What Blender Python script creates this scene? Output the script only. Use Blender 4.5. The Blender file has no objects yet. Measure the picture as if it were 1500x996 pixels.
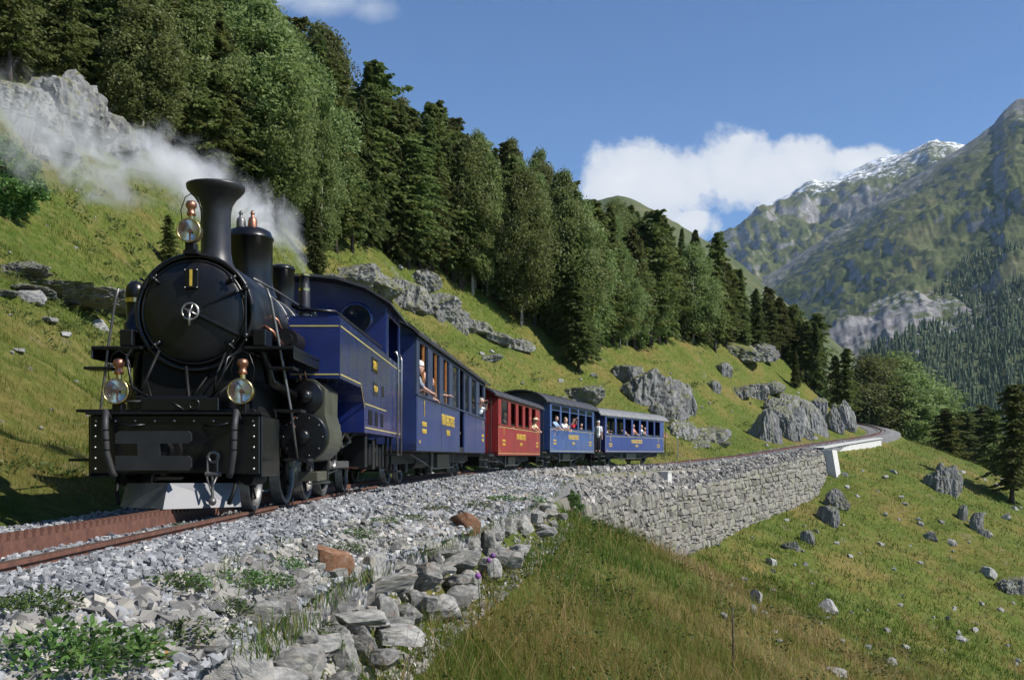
import bpy, bmesh, math, random
import numpy as np
from mathutils import Vector, Matrix, Euler
R = math.radians
sc = bpy.context.scene
C = sc.collection
rng = np.random.default_rng(7)
random.seed(7)

# ---------------------------------------------------------------- camera
F = 1458.0                       # focal length in photo pixels (35 mm on 36 mm, photo 1500 wide)
CX, HY, EYE = 750.0, 668.0, 0.61 # principal column, horizon row, eye height over the rail
cam = bpy.data.cameras.new('camera'); cam.lens = 35.0; cam.sensor_width = 36.0
cam.shift_y = (HY - 498.0) / 1500.0
cam.clip_start = 0.1; cam.clip_end = 20000
camo = bpy.data.objects.new('camera', cam); C.objects.link(camo)
camo.location = (0, 0, EYE); camo.rotation_euler = (R(90), 0, 0)
sc.camera = camo
# ---------------------------------------------------------------- light
SUN_TO = Vector((0.68, -0.25, 0.70)).normalized()     # towards the sun
sun_el = math.asin(SUN_TO.z); sun_az = math.atan2(SUN_TO.x, SUN_TO.y)
w = bpy.data.worlds.new('World'); sc.world = w; w.use_nodes = True
nt = w.node_tree; nt.nodes.clear()
def N(tree, kind, **kw):
    n = tree.nodes.new(kind)
    for k, v in kw.items():
        if k == 'op': n.operation = v
        elif k == 'ins':
            for i, val in v.items(): n.inputs[i].default_value = val
        else: setattr(n, k, v)
    return n
def math_(tree, op, a, b=None, clamp=False):
    n = tree.nodes.new('ShaderNodeMath'); n.operation = op; n.use_clamp = clamp
    for i, v in enumerate((a, b)):
        if v is None: continue
        if isinstance(v, (int, float)): n.inputs[i].default_value = v
        else: tree.links.new(v, n.inputs[i])
    return n.outputs[0]
sky = N(nt, 'ShaderNodeTexSky', sky_type='NISHITA', sun_disc=False, sun_elevation=sun_el,
        sun_rotation=sun_az, altitude=1600.0, air_density=1.0, dust_density=0.2, ozone_density=3.0)
SKY_STRENGTH = 0.094
CLOUD_STRENGTH = 0.70
tc = N(nt, 'ShaderNodeTexCoord')
sep = N(nt, 'ShaderNodeSeparateXYZ'); nt.links.new(tc.outputs['Generated'], sep.inputs[0])
ysafe = math_(nt, 'MAXIMUM', sep.outputs[1], 0.02)
cu = math_(nt, 'DIVIDE', sep.outputs[0], ysafe); cv = math_(nt, 'DIVIDE', sep.outputs[2], ysafe)
com = N(nt, 'ShaderNodeCombineXYZ'); nt.links.new(cu, com.inputs[0]); nt.links.new(cv, com.inputs[1])
nz = N(nt, 'ShaderNodeTexNoise', ins={'Scale': 13.0, 'Detail': 10.0, 'Roughness': 0.62}); nt.links.new(com.outputs[0], nz.inputs['Vector'])
def cloud_blob(px, py, rx, ry):
    a = math_(nt, 'MULTIPLY', math_(nt, 'SUBTRACT', cu, (px-CX)/F), F/rx)
    b = math_(nt, 'MULTIPLY', math_(nt, 'SUBTRACT', cv, (HY-py)/F), F/ry)
    q = math_(nt, 'ADD', math_(nt, 'MULTIPLY', a, a), math_(nt, 'MULTIPLY', b, b))
    return math_(nt, 'SUBTRACT', 1.0, math_(nt, 'SQRT', q))
blobs = [(915,262,95,60),(985,275,110,75),(1062,245,75,62),(1105,262,90,55),(1185,248,80,50),(1262,240,85,30),(1010,325,60,35),(1018,262,85,60),(1148,258,70,48)]
val = None
for b in blobs:
    v_ = cloud_blob(*b); val = v_ if val is None else math_(nt, 'MAXIMUM', val, v_)
dens = math_(nt, 'ADD', val, math_(nt, 'MULTIPLY', math_(nt, 'SUBTRACT', nz.outputs['Fac'], 0.5), 2.0))
wisp = None
for b in [(470,5,95,22),(545,12,40,26),(415,-2,60,20)]:
    v_ = cloud_blob(*b); wisp = v_ if wisp is None else math_(nt, 'MAXIMUM', wisp, v_)
wispd = math_(nt, 'MULTIPLY', math_(nt, 'ADD', wisp, math_(nt, 'MULTIPLY', math_(nt, 'SUBTRACT', nz.outputs['Fac'], 0.5), 2.2)), 0.75, True)
front = math_(nt, 'GREATER_THAN', sep.outputs[1], 0.1)
def ramp(tree, src, stops):
    r = tree.nodes.new('ShaderNodeValToRGB'); el = r.color_ramp.elements
    while len(el) < len(stops): el.new(0.5)
    for e, (p, c) in zip(el, stops):
        e.position = p; e.color = (*c, 1) if len(c) == 3 else c
    tree.links.new(src, r.inputs[0]); return r.outputs[0]
mask = math_(nt, 'MULTIPLY', math_(nt, 'MAXIMUM', math_(nt, 'MULTIPLY', math_(nt, 'SUBTRACT', dens, 0.05), 3.4, True), wispd), front)
nz2 = N(nt, 'ShaderNodeTexNoise', ins={'Scale': 17.0, 'Detail': 6.0, 'Roughness': 0.55}); nt.links.new(com.outputs[0], nz2.inputs['Vector'])
ccol = ramp(nt, math_(nt, 'ADD', math_(nt, 'MULTIPLY', dens, 0.45), math_(nt, 'MULTIPLY', nz2.outputs['Fac'], 0.5)), [(0.2, (0.60,0.68,0.82)), (0.5, (0.86,0.89,0.95)), (0.8, (0.97,0.97,1.0))])
skyc = N(nt, 'ShaderNodeMix', data_type='RGBA', blend_type='MULTIPLY', ins={0: 1.0, 7: (0.74, 0.95, 1.16, 1)}); nt.links.new(sky.outputs[0], skyc.inputs[6])
bg1 = N(nt, 'ShaderNodeBackground', ins={'Strength': SKY_STRENGTH}); nt.links.new(skyc.outputs[2], bg1.inputs[0])
bg2 = N(nt, 'ShaderNodeBackground', ins={'Strength': CLOUD_STRENGTH}); nt.links.new(ccol, bg2.inputs[0])
mx = N(nt, 'ShaderNodeMixShader'); nt.links.new(mask, mx.inputs[0]); nt.links.new(bg1.outputs[0], mx.inputs[1]); nt.links.new(bg2.outputs[0], mx.inputs[2])
wo = N(nt, 'ShaderNodeOutputWorld'); nt.links.new(mx.outputs[0], wo.inputs[0])
sun = bpy.data.lights.new('sun', 'SUN'); sun.energy = 4.9; sun.angle = R(0.53); sun.color = (1.0, 0.95, 0.87)
suno = bpy.data.objects.new('sun', sun); C.objects.link(suno); suno.rotation_euler = (-SUN_TO).to_track_quat('-Z', 'Y').to_euler()
sc.view_settings.view_transform = 'Standard'; sc.view_settings.look = 'None'
sc.view_settings.exposure = 0.4; sc.view_settings.gamma = 1.0; sc.view_settings.use_curve_mapping = False
cy = sc.cycles
cy.use_denoising = True; cy.use_adaptive_sampling = True; cy.adaptive_threshold = 0.02
cy.max_bounces = 8; cy.diffuse_bounces = 3; cy.glossy_bounces = 3; cy.transmission_bounces = 4; cy.transparent_max_bounces = 8; cy.volume_bounces = 5
cy.sample_clamp_indirect = 6.0; cy.caustics_reflective = False; cy.caustics_refractive = False
cy.volume_step_rate = 1.0; cy.volume_max_steps = 128

# ---------------------------------------------------------------- noise
def _hash(ix, iy, iz):
    h = (ix.astype(np.int64)*374761393 + iy.astype(np.int64)*668265263 + iz.astype(np.int64)*2147483647) & 0xFFFFFFFF
    h = ((h ^ (h >> 13)) * 1274126177) & 0xFFFFFFFF
    h = (h ^ (h >> 16)) & 0xFFFFFFFF
    h = ((h ^ (h >> 13)) * 1103515245) & 0xFFFFFFFF
    return ((h ^ (h >> 15)) & 0xFFFFFF) / float(0xFFFFFF)
def vnoise(x, y, z=None):
    x = np.asarray(x, float); y = np.asarray(y, float); z = np.zeros_like(x) if z is None else np.asarray(z, float)
    ix, iy, iz = np.floor(x), np.floor(y), np.floor(z)
    fx, fy, fz = x-ix, y-iy, z-iz
    fx, fy, fz = [f*f*f*(f*(f*6-15)+10) for f in (fx, fy, fz)]
    r = 0
    for a in (0, 1):
        for b in (0, 1):
            for c in (0, 1):
                r = r + _hash(ix+a, iy+b, iz+c)*(fx if a else 1-fx)*(fy if b else 1-fy)*(fz if c else 1-fz)
    return r*2-1
def fbm(x, y, z=None, oct=4, gain=0.5, ridged=False):
    s = 0; a = 1.0; t = 0; z = np.zeros_like(np.asarray(x, float)) if z is None else z
    for i in range(oct):
        n = vnoise(x*2.03**i+17.3*i, y*2.03**i-9.1*i, z*2.03**i+3.7*i)
        if ridged: n = 1-2*np.abs(n)
        s = s + a*n; t += a; a *= gain
    return s/t
def sstep(a, b, x):
    t = np.clip((np.asarray(x, float)-a)/(b-a), 0, 1); return t*t*(3-2*t)

# ---------------------------------------------------------------- materials
MATS = {}
def base_mat(name):
    m = bpy.data.materials.new(name); m.use_nodes = True; t = m.node_tree
    b = t.nodes['Principled BSDF']; MATS[name] = m
    return m, t, b
def mat(name, col, rough=0.5, metal=0.0, var=0.12, scale=6.0, bump=0.0, bscale=40.0, coat=0.0, spec=0.5, dirt=None, dirt_amt=0.35):
    m, t, b = base_mat(name)
    tc = t.nodes.new('ShaderNodeTexCoord')
    n = N(t, 'ShaderNodeTexNoise', ins={'Scale': scale, 'Detail': 5.0, 'Roughness': 0.6}); t.links.new(tc.outputs['Object'], n.inputs['Vector'])
    lo = tuple(max(0, c*(1-var)) for c in col); hi = tuple(min(1, c*(1+var)) for c in col)
    out = ramp(t, n.outputs['Fac'], [(0.3, lo), (0.7, hi)])
    if dirt:
        n2 = N(t, 'ShaderNodeTexNoise', ins={'Scale': scale*0.45, 'Detail': 8.0, 'Roughness': 0.7}); t.links.new(tc.outputs['Object'], n2.inputs['Vector'])
        f = math_(t, 'MULTIPLY', math_(t, 'SUBTRACT', n2.outputs['Fac'], 0.45), 2.5*dirt_amt, True)
        mxn = N(t, 'ShaderNodeMix', data_type='RGBA'); t.links.new(f, mxn.inputs[0]); t.links.new(out, mxn.inputs[6]); mxn.inputs[7].default_value = (*dirt, 1)
        out = mxn.outputs[2]
    t.links.new(out, b.inputs['Base Color'])
    rr = math_(t, 'ADD', math_(t, 'MULTIPLY', n.outputs['Fac'], 0.16), rough-0.08, True); t.links.new(rr, b.inputs['Roughness'])
    b.inputs['Metallic'].default_value = metal; b.inputs['Coat Weight'].default_value = coat; b.inputs['Coat Roughness'].default_value = 0.12
    b.inputs['Specular IOR Level'].default_value = spec
    if bump > 0:
        n3 = N(t, 'ShaderNodeTexNoise', ins={'Scale': bscale, 'Detail': 6.0}); t.links.new(tc.outputs['Object'], n3.inputs['Vector'])
        bp = N(t, 'ShaderNodeBump', ins={'Strength': bump, 'Distance': 0.02}); t.links.new(n3.outputs['Fac'], bp.inputs['Height']); t.links.new(bp.outputs[0], b.inputs['Normal'])
    return m
mat('black', (0.005,0.005,0.006), 0.30, 0, 0.3, 8, 0.05, 60, spec=0.45, dirt=(0.014,0.013,0.012), dirt_amt=0.3)
mat('black_matt', (0.005,0.005,0.005), 0.6, 0, 0.3, 8, 0.1, 50, spec=0.25, dirt=(0.016,0.014,0.012), dirt_amt=0.4)
mat('smokebox', (0.006,0.006,0.007), 0.38, 0.0, 0.3, 5, 0.05, 70)
mat('chimney_iron', (0.02,0.02,0.023), 0.42, 0.0, 0.25, 6, 0.08, 60)
mat('grey_plate', (0.026,0.027,0.03), 0.45, 0.2, 0.25, 5, 0.05, 60, dirt=(0.02,0.02,0.02))
mat('plow_grey', (0.13,0.135,0.15), 0.5, 0.0, 0.2, 7, 0.05, 80, dirt=(0.18,0.17,0.16), dirt_amt=0.5)
mat('loco_blue', (0.008,0.018,0.115), 0.26, 0, 0.2, 3, 0.05, 30, coat=0.5, dirt=(0.026,0.03,0.075), dirt_amt=0.5)
mat('coach_blue', (0.026,0.042,0.14), 0.36, 0, 0.2, 2.5, 0.05, 14, coat=0.25, dirt=(0.075,0.08,0.12), dirt_amt=0.5)
mat('coach_frame', (0.035,0.048,0.09), 0.42, 0, 0.15, 3, 0.03, 30)
mat('coach_blue_light', (0.045,0.088,0.235), 0.38, 0, 0.2, 2.5, 0.05, 14, coat=0.25, dirt=(0.11,0.13,0.19), dirt_amt=0.5)
mat('coach_red', (0.27,0.02,0.02), 0.38, 0, 0.2, 2.5, 0.05, 14, coat=0.25, dirt=(0.19,0.05,0.04), dirt_amt=0.5)
mat('coach_blue_deep', (0.016,0.03,0.16), 0.36, 0, 0.12, 2.5, 0.03, 20, coat=0.3, dirt=(0.06,0.07,0.17), dirt_amt=0.3)
mat('roof_dark', (0.045,0.046,0.05), 0.6, 0, 0.25, 3, 0.15, 25, dirt=(0.09,0.085,0.08))
mat('roof_light', (0.20,0.20,0.20), 0.6, 0, 0.2, 3, 0.15, 25, dirt=(0.10,0.095,0.09))
mat('under_dark', (0.009,0.0085,0.008), 0.6, 0, 0.3, 6, 0.1, 40, dirt=(0.06,0.05,0.04), dirt_amt=0.5)
mat('under_olive', (0.085,0.085,0.06), 0.4, 0.2, 0.25, 4, 0.06, 40, dirt=(0.03,0.03,0.025), dirt_amt=0.5)
mat('steel', (0.42,0.41,0.39), 0.35, 0.9, 0.2, 12, 0.05, 60)
mat('steel_dull', (0.16,0.155,0.15), 0.45, 0.7, 0.25, 12, 0.05, 60)
mat('brass', (0.62,0.46,0.20), 0.25, 1.0, 0.15, 12)
mat('copper', (0.42,0.19,0.12), 0.42, 1.0, 0.2, 12)
mat('gold_paint', (0.62,0.42,0.06), 0.5, 0, 0.15, 12)
mat('yellow_line', (0.50,0.42,0.14), 0.5, 0, 0.15, 12)
mat('rust', (0.13,0.055,0.035), 0.75, 0, 0.35, 14, 0.25, 60, dirt=(0.06,0.035,0.028), dirt_amt=0.6)
mat('rail_top', (0.20,0.12,0.09), 0.4, 0.6, 0.25, 12)
mat('rubber', (0.03,0.03,0.032), 0.6, 0, 0.2, 10)
mat('wood', (0.42,0.17,0.05), 0.5, 0, 0.25, 8)
mat('interior', (0.10,0.075,0.05), 0.7, 0, 0.2, 5)
mat('seat_cloth', (0.06,0.04,0.035), 0.8, 0, 0.2, 5)
mat('white_paint', (0.75,0.74,0.72), 0.5, 0, 0.1, 10)
mat('concrete_white', (0.52,0.51,0.48), 0.8, 0, 0.12, 2.5, 0.2, 14, dirt=(0.38,0.36,0.33), dirt_amt=0.4)
mat('bark', (0.055,0.042,0.033), 0.9, 0, 0.4, 8, 0.6, 20)
mat('bark_pale', (0.32,0.30,0.27), 0.85, 0, 0.4, 4, 0.4, 20, dirt=(0.06,0.05,0.045), dirt_amt=0.7)
mat('skin', (0.52,0.30,0.22), 0.55, 0, 0.08, 10)
mat('hair_brown', (0.07,0.04,0.025), 0.6); mat('hair_grey', (0.32,0.30,0.28), 0.6); mat('hair_blonde', (0.45,0.33,0.16), 0.6)
for nm, c in {'white':(0.72,0.72,0.72),'grey':(0.22,0.24,0.29),'pink':(0.62,0.30,0.25),'paleblue':(0.32,0.45,0.62),'red':(0.55,0.02,0.04),'cream':(0.62,0.56,0.42),'dark':(0.025,0.026,0.032),'orange':(0.62,0.26,0.06),'straw':(0.62,0.50,0.30)}.items():
    mat('cloth_'+nm, c, 0.85, 0, 0.12, 14, 0.2, 50)
# clear glass, reflector
m, t, b = base_mat('window_glass'); b.inputs['Base Color'].default_value = (0.02,0.025,0.03,1); b.inputs['Roughness'].default_value = 0.03
tr = N(t, 'ShaderNodeBsdfTransparent', ins={'Color': (0.75,0.8,0.78,1)}); mxs = N(t, 'ShaderNodeMixShader', ins={0: 0.45})
t.links.new(b.outputs[0], mxs.inputs[1]); t.links.new(tr.outputs[0], mxs.inputs[2]); t.links.new(mxs.outputs[0], t.nodes['Material Output'].inputs[0])
m, t, b = base_mat('lamp_glass'); b.inputs['Base Color'].default_value = (0.9,0.93,0.95,1); b.inputs['Roughness'].default_value = 0.02; b.inputs['Transmission Weight'].default_value = 1.0; b.inputs['IOR'].default_value = 1.1
mat('reflector', (0.80,0.78,0.72), 0.22, 1.0, 0.03, 5)
def stone_mat(name, lo, mid, hi, scale=2.5, streak=(1,1,1), lichen=None, bump=0.6, objrand=0.25, rust=None, moss=None):
    m, t, b = base_mat(name)
    tc = t.nodes.new('ShaderNodeTexCoord'); mp = N(t, 'ShaderNodeMapping'); mp.inputs['Scale'].default_value = streak
    t.links.new(tc.outputs['Object'], mp.inputs[0])
    oi = t.nodes.new('ShaderNodeObjectInfo')
    sh = N(t, 'ShaderNodeVectorMath', op='ADD'); t.links.new(mp.outputs[0], sh.inputs[0])
    sc_ = N(t, 'ShaderNodeVectorMath', op='SCALE'); sc_.inputs[0].default_value = (37, 11, 23); t.links.new(oi.outputs['Random'], sc_.inputs['Scale']); t.links.new(sc_.outputs[0], sh.inputs[1])
    n = N(t, 'ShaderNodeTexNoise', ins={'Scale': scale, 'Detail': 10.0, 'Roughness': 0.68}); t.links.new(sh.outputs[0], n.inputs['Vector'])
    col = ramp(t, n.outputs['Fac'], [(0.3, lo), (0.5, mid), (0.72, hi)])
    if lichen or rust:
        for c, sc2, th in ([(lichen, scale*0.5, 0.52)] if lichen else []) + ([(rust, scale*0.35, 0.56)] if rust else []):
            n2 = N(t, 'ShaderNodeTexNoise', ins={'Scale': sc2, 'Detail': 7.0, 'Roughness': 0.65}); t.links.new(sh.outputs[0], n2.inputs['Vector'])
            f = math_(t, 'MULTIPLY', math_(t, 'SUBTRACT', n2.outputs['Fac'], th), 5.0, True)
            mxn = N(t, 'ShaderNodeMix', data_type='RGBA'); t.links.new(f, mxn.inputs[0]); t.links.new(col, mxn.inputs[6]); mxn.inputs[7].default_value = (*c, 1); col = mxn.outputs[2]
    if moss:
        ge = t.nodes.new('ShaderNodeNewGeometry'); sz = N(t, 'ShaderNodeSeparateXYZ'); t.links.new(ge.outputs['Normal'], sz.inputs[0])
        nm = N(t, 'ShaderNodeTexNoise', ins={'Scale': scale*1.1, 'Detail': 8.0, 'Roughness': 0.7}); t.links.new(sh.outputs[0], nm.inputs['Vector'])
        f = math_(t, 'MULTIPLY', math_(t, 'SUBTRACT', math_(t, 'ADD', sz.outputs[2], math_(t, 'MULTIPLY', math_(t, 'SUBTRACT', nm.outputs['Fac'], 0.5), 2.6)), 0.58), 4.0, True)
        mxn = N(t, 'ShaderNodeMix', data_type='RGBA'); t.links.new(f, mxn.inputs[0]); t.links.new(col, mxn.inputs[6]); mxn.inputs[7].default_value = (*moss, 1); col = mxn.outputs[2]
    hsv = N(t, 'ShaderNodeHueSaturation'); t.links.new(col, hsv.inputs['Color'])
    t.links.new(math_(t, 'ADD', math_(t, 'MULTIPLY', oi.outputs['Random'], 2*objrand), 1-objrand), hsv.inputs['Value'])
    t.links.new(hsv.outputs[0], b.inputs['Base Color']); b.inputs['Roughness'].default_value = 0.88; b.inputs['Specular IOR Level'].default_value = 0.25
    n3 = N(t, 'ShaderNodeTexNoise', ins={'Scale': scale*5, 'Detail': 8.0, 'Roughness': 0.7}); t.links.new(sh.outputs[0], n3.inputs['Vector'])
    bp = N(t, 'ShaderNodeBump', ins={'Strength': bump, 'Distance': 0.12/scale}); t.links.new(n3.outputs['Fac'], bp.inputs['Height']); t.links.new(bp.outputs[0], b.inputs['Normal'])
    return m
stone_mat('schist', (0.075,0.075,0.075), (0.20,0.20,0.195), (0.40,0.39,0.37), 1.6, (2.6,2.6,0.5), lichen=(0.13,0.125,0.06), bump=0.9, objrand=0.12, moss=(0.12,0.125,0.032))
stone_mat('boulder', (0.12,0.12,0.118), (0.26,0.26,0.25), (0.46,0.45,0.43), 2.2, (1,1,1), lichen=(0.21,0.20,0.14))
stone_mat('edge_stone', (0.10,0.098,0.092), (0.24,0.235,0.22), (0.46,0.44,0.40), 3.2, (1,1,1.6), lichen=(0.30,0.28,0.22), rust=(0.20,0.13,0.085), objrand=0.22)
stone_mat('rust_stone', (0.10,0.05,0.03), (0.20,0.10,0.055), (0.26,0.20,0.16), 3.2, (1,1,1.6))
stone_mat('ochre_stone', (0.22,0.11,0.04), (0.36,0.19,0.07), (0.42,0.28,0.14), 3.2)
stone_mat('wall_stone', (0.075,0.07,0.062), (0.165,0.155,0.135), (0.29,0.27,0.235), 2.6, (1,1,1), lichen=(0.17,0.175,0.095), rust=(0.15,0.115,0.10), objrand=0.34)
def tint_stone(name, stops, rough=0.9):
    m, t, b = base_mat(name)
    at = N(t, 'ShaderNodeAttribute'); at.attribute_name = 'tint'
    tc = t.nodes.new('ShaderNodeTexCoord'); n = N(t, 'ShaderNodeTexNoise', ins={'Scale': 30.0, 'Detail': 4.0}); t.links.new(tc.outputs['Object'], n.inputs['Vector'])
    f = math_(t, 'ADD', at.outputs['Fac'], math_(t, 'MULTIPLY', math_(t, 'SUBTRACT', n.outputs['Fac'], 0.5), 0.35), True)
    t.links.new(ramp(t, f, stops), b.inputs['Base Color']); b.inputs['Roughness'].default_value = rough; b.inputs['Specular IOR Level'].default_value = 0.25
    return m
tint_stone('ballast', [(0.0,(0.09,0.095,0.10)),(0.35,(0.21,0.215,0.225)),(0.7,(0.34,0.345,0.35)),(0.88,(0.48,0.47,0.45)),(1.0,(0.46,0.37,0.28))])
tint_stone('rubble', [(0.0,(0.09,0.088,0.085)),(0.35,(0.21,0.20,0.185)),(0.7,(0.32,0.30,0.265)),(0.9,(0.42,0.385,0.33)),(1.0,(0.50,0.48,0.45))])
def leaf_mat(name, stops, trans=0.25, rough=0.6, attr='tint', objvar=0.36):
    m, t, b = base_mat(name)
    at = N(t, 'ShaderNodeAttribute'); at.attribute_name = attr
    col = ramp(t, at.outputs['Fac'], stops)
    oi = t.nodes.new('ShaderNodeObjectInfo')
    hsv = N(t, 'ShaderNodeHueSaturation'); t.links.new(col, hsv.inputs['Color'])
    t.links.new(math_(t, 'ADD', math_(t, 'MULTIPLY', oi.outputs['Random'], 2*objvar), 1-objvar), hsv.inputs['Value'])
    t.links.new(math_(t, 'ADD', math_(t, 'MULTIPLY', oi.outputs['Random'], 0.05), 0.47), hsv.inputs['Hue'])
    t.links.new(hsv.outputs[0], b.inputs['Base Color']); b.inputs['Roughness'].default_value = rough; b.inputs['Specular IOR Level'].default_value = 0.25
    tl = t.nodes.new('ShaderNodeBsdfTranslucent'); t.links.new(hsv.outputs[0], tl.inputs[0])
    mxs = N(t, 'ShaderNodeMixShader', ins={0: trans}); t.links.new(b.outputs[0], mxs.inputs[1]); t.links.new(tl.outputs[0], mxs.inputs[2])
    t.links.new(mxs.outputs[0], t.nodes['Material Output'].inputs[0])
    return m
leaf_mat('needles_spruce', [(0,(0.065,0.098,0.03)),(0.6,(0.115,0.155,0.046)),(1,(0.16,0.195,0.06))], 0.46)
leaf_mat('needles_larch', [(0,(0.085,0.115,0.032)),(0.6,(0.135,0.168,0.047)),(1,(0.185,0.21,0.064))], 0.48)
leaf_mat('leaves_birch', [(0,(0.13,0.17,0.05)),(0.6,(0.19,0.235,0.078)),(1,(0.24,0.28,0.115))], 0.52, 0.5)
leaf_mat('leaves_bush', [(0,(0.045,0.085,0.02)),(0.6,(0.075,0.14,0.03)),(1,(0.12,0.19,0.05))], 0.3, 0.5)
leaf_mat('grass_blade', [(0,(0.055,0.115,0.012)),(0.35,(0.10,0.15,0.020)),(0.6,(0.175,0.175,0.035)),(0.82,(0.28,0.20,0.065)),(1,(0.46,0.34,0.16))], 0.45, 0.6, objvar=0.0)
leaf_mat('far_trees', [(0,(0.028,0.046,0.022)),(1,(0.060,0.085,0.036))], 0.0)
leaf_mat('thistle', [(0,(0.22,0.09,0.28)),(1,(0.30,0.14,0.36))], 0.2)

# ---------------------------------------------------------------- mesh builder
class MB:
    def __init__(self): self.v = []; self.f = []; self.sm = []
    def add(self, vs, fs, smooth=False):
        o = len(self.v); self.v += [tuple(p) for p in vs]; self.f += [tuple(i+o for i in f) for f in fs]; self.sm += [smooth]*len(fs); return self
    def box(self, x0, x1, y0, y1, z0, z1):
        return self.add([(x0,y0,z0),(x1,y0,z0),(x1,y1,z0),(x0,y1,z0),(x0,y0,z1),(x1,y0,z1),(x1,y1,z1),(x0,y1,z1)],
                        [(3,2,1,0),(4,5,6,7),(0,1,5,4),(1,2,6,5),(2,3,7,6),(3,0,4,7)])
    def bbox(self, x0, x1, y0, y1, z0, z1, b=0.01):
        # box with chamfered edges (8*3 verts)
        vs = []; idx = {}
        for ix, X in enumerate((x0, x1)):
            for iy, Y in enumerate((y0, y1)):
                for iz, Z in enumerate((z0, z1)):
                    sx, sy, sz = (1-2*ix), (1-2*iy), (1-2*iz)
                    idx[ix,iy,iz] = len(vs)
                    vs += [(X, Y+sy*b, Z+sz*b), (X+sx*b, Y, Z+sz*b), (X+sx*b, Y+sy*b, Z)]
        fs = []
        for ax in range(3):
            o = [a for a in range(3) if a != ax]
            for s in (0, 1):
                q = []
                for (a, c) in ((0,0),(1,0),(1,1),(0,1)):
                    k = [0,0,0]; k[ax] = s; k[o[0]] = a; k[o[1]] = c; q.append(idx[tuple(k)]+ax)
                fs.append(tuple(q))
            for (a, c) in ((0,0),(1,0),(1,1),(0,1)):
                k0 = [0,0,0]; k0[o[0]] = a; k0[o[1]] = c; k1 = list(k0); k1[ax] = 1
                i0, i1 = idx[tuple(k0)], idx[tuple(k1)]
                fs.append((i0+o[0], i0+o[1], i1+o[1], i1+o[0]))
        for i in idx.values(): fs.append((i, i+1, i+2))
        return self.add(vs, fs)
    def cyl(self, p, q, r0, r1=None, n=16, caps=True, smooth=True):
        p, q = Vector(p), Vector(q); r1 = r0 if r1 is None else r1
        ax = (q-p).normalized(); a = ax.orthogonal().normalized(); b = ax.cross(a)
        vs = []; fs = []
        for (c, r) in ((p, r0), (q, r1)):
            for k in range(n):
                t = 2*math.pi*k/n; vs.append(c + (a*math.cos(t)+b*math.sin(t))*r)
        for k in range(n): fs.append((k, (k+1) % n, n+(k+1) % n, n+k))
        self.add(vs, fs, smooth)
        if caps: self.add(vs[:n], [tuple(reversed(range(n)))]); self.add(vs[n:], [tuple(range(n))])
        return self
    def tube(self, pts, r, n=8):
        pts = [Vector(p) for p in pts]; rs = r if isinstance(r, (list, tuple)) else [r]*len(pts)
        vs = []; fs = []; a = None
        for i, p in enumerate(pts):
            d = (pts[min(i+1, len(pts)-1)]-pts[max(i-1, 0)]).normalized()
            if a is None: a = d.orthogonal().normalized()
            else:
                a = a - d*a.dot(d); a = a.normalized() if a.length > 1e-6 else d.orthogonal().normalized()
            b = d.cross(a)
            for k in range(n):
                t = 2*math.pi*k/n; vs.append(p+(a*math.cos(t)+b*math.sin(t))*rs[i])
        for i in range(len(pts)-1):
            for k in range(n): fs.append((i*n+k, i*n+(k+1) % n, (i+1)*n+(k+1) % n, (i+1)*n+k))
        fs.append(tuple(reversed(range(n)))); fs.append(tuple((len(pts)-1)*n+k for k in range(n)))
        return self.add(vs, fs, True)
    def lathe(self, prof, c=(0,0,0), ax='z', n=28, smooth=True):
        # prof: list of (radius, height) along the axis
        vs = []; fs = []
        for (r, h) in prof:
            for k in range(n):
                t = 2*math.pi*k/n; x, y = r*math.cos(t), r*math.sin(t)
                p = (x, y, h) if ax == 'z' else ((x, h, y) if ax == 'y' else (h, x, y))
                vs.append((p[0]+c[0], p[1]+c[1], p[2]+c[2]))
        for i in range(len(prof)-1):
            for k in range(n):
                f = (i*n+k, i*n+(k+1) % n, (i+1)*n+(k+1) % n, (i+1)*n+k)
                fs.append(f if ax == 'z' else tuple(reversed(f)))
        return self.add(vs, fs, smooth)
    def ball(self, c, r, n=12, sz=1.0):
        prof = [(r*math.sin(math.pi*i/(n//2+2)), -r*sz*math.cos(math.pi*i/(n//2+2))) for i in range(n//2+3)]
        prof[0] = (0.0005, prof[0][1]); prof[-1] = (0.0005, prof[-1][1])
        return self.lathe(prof, c, 'z', n)
    def prism(self, poly, a0, a1, ax='x'):
        # poly in the two other axes (order kept), extruded along ax
        n = len(poly); vs = []
        for a in (a0, a1):
            for (p, q) in poly: vs.append((a, p, q) if ax == 'x' else ((p, a, q) if ax == 'y' else (p, q, a)))
        fs = [tuple(reversed(range(n))), tuple(range(n, 2*n))] + [(k, (k+1) % n, n+(k+1) % n, n+k) for k in range(n)]
        return self.add(vs, fs)
    def torus(self, c, R_, r, ax='y', n=28, m=8):
        prof = [(R_+r*math.cos(2*math.pi*k/m), r*math.sin(2*math.pi*k/m)) for k in range(m+1)]
        return self.lathe(prof, c, ax, n)
    def build(self, name, material, parent=None, fixn=True, **props):
        me = bpy.data.meshes.new(name); me.from_pydata(self.v, [], self.f)
        me.polygons.foreach_set('use_smooth', self.sm)
        if fixn:
            bm = bmesh.new(); bm.from_mesh(me); bmesh.ops.recalc_face_normals(bm, faces=bm.faces); bm.to_mesh(me); bm.free()
        me.materials.append(MATS[material]); me.update()
        return link(name, me, parent, **props)
def link(name, data, parent=None, **props):
    o = bpy.data.objects.new(name, data); C.objects.link(o)
    if parent is not None: o.parent = parent
    for k, v in props.items(): o[k] = v
    return o
def thing(name, label, cat, loc=(0,0,0), rz=0.0, group=None):
    o = link(name, None); o.location = loc; o.rotation_euler = (0,0,rz); o['label'] = label; o['category'] = cat
    if group: o['group'] = group
    return o
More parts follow.
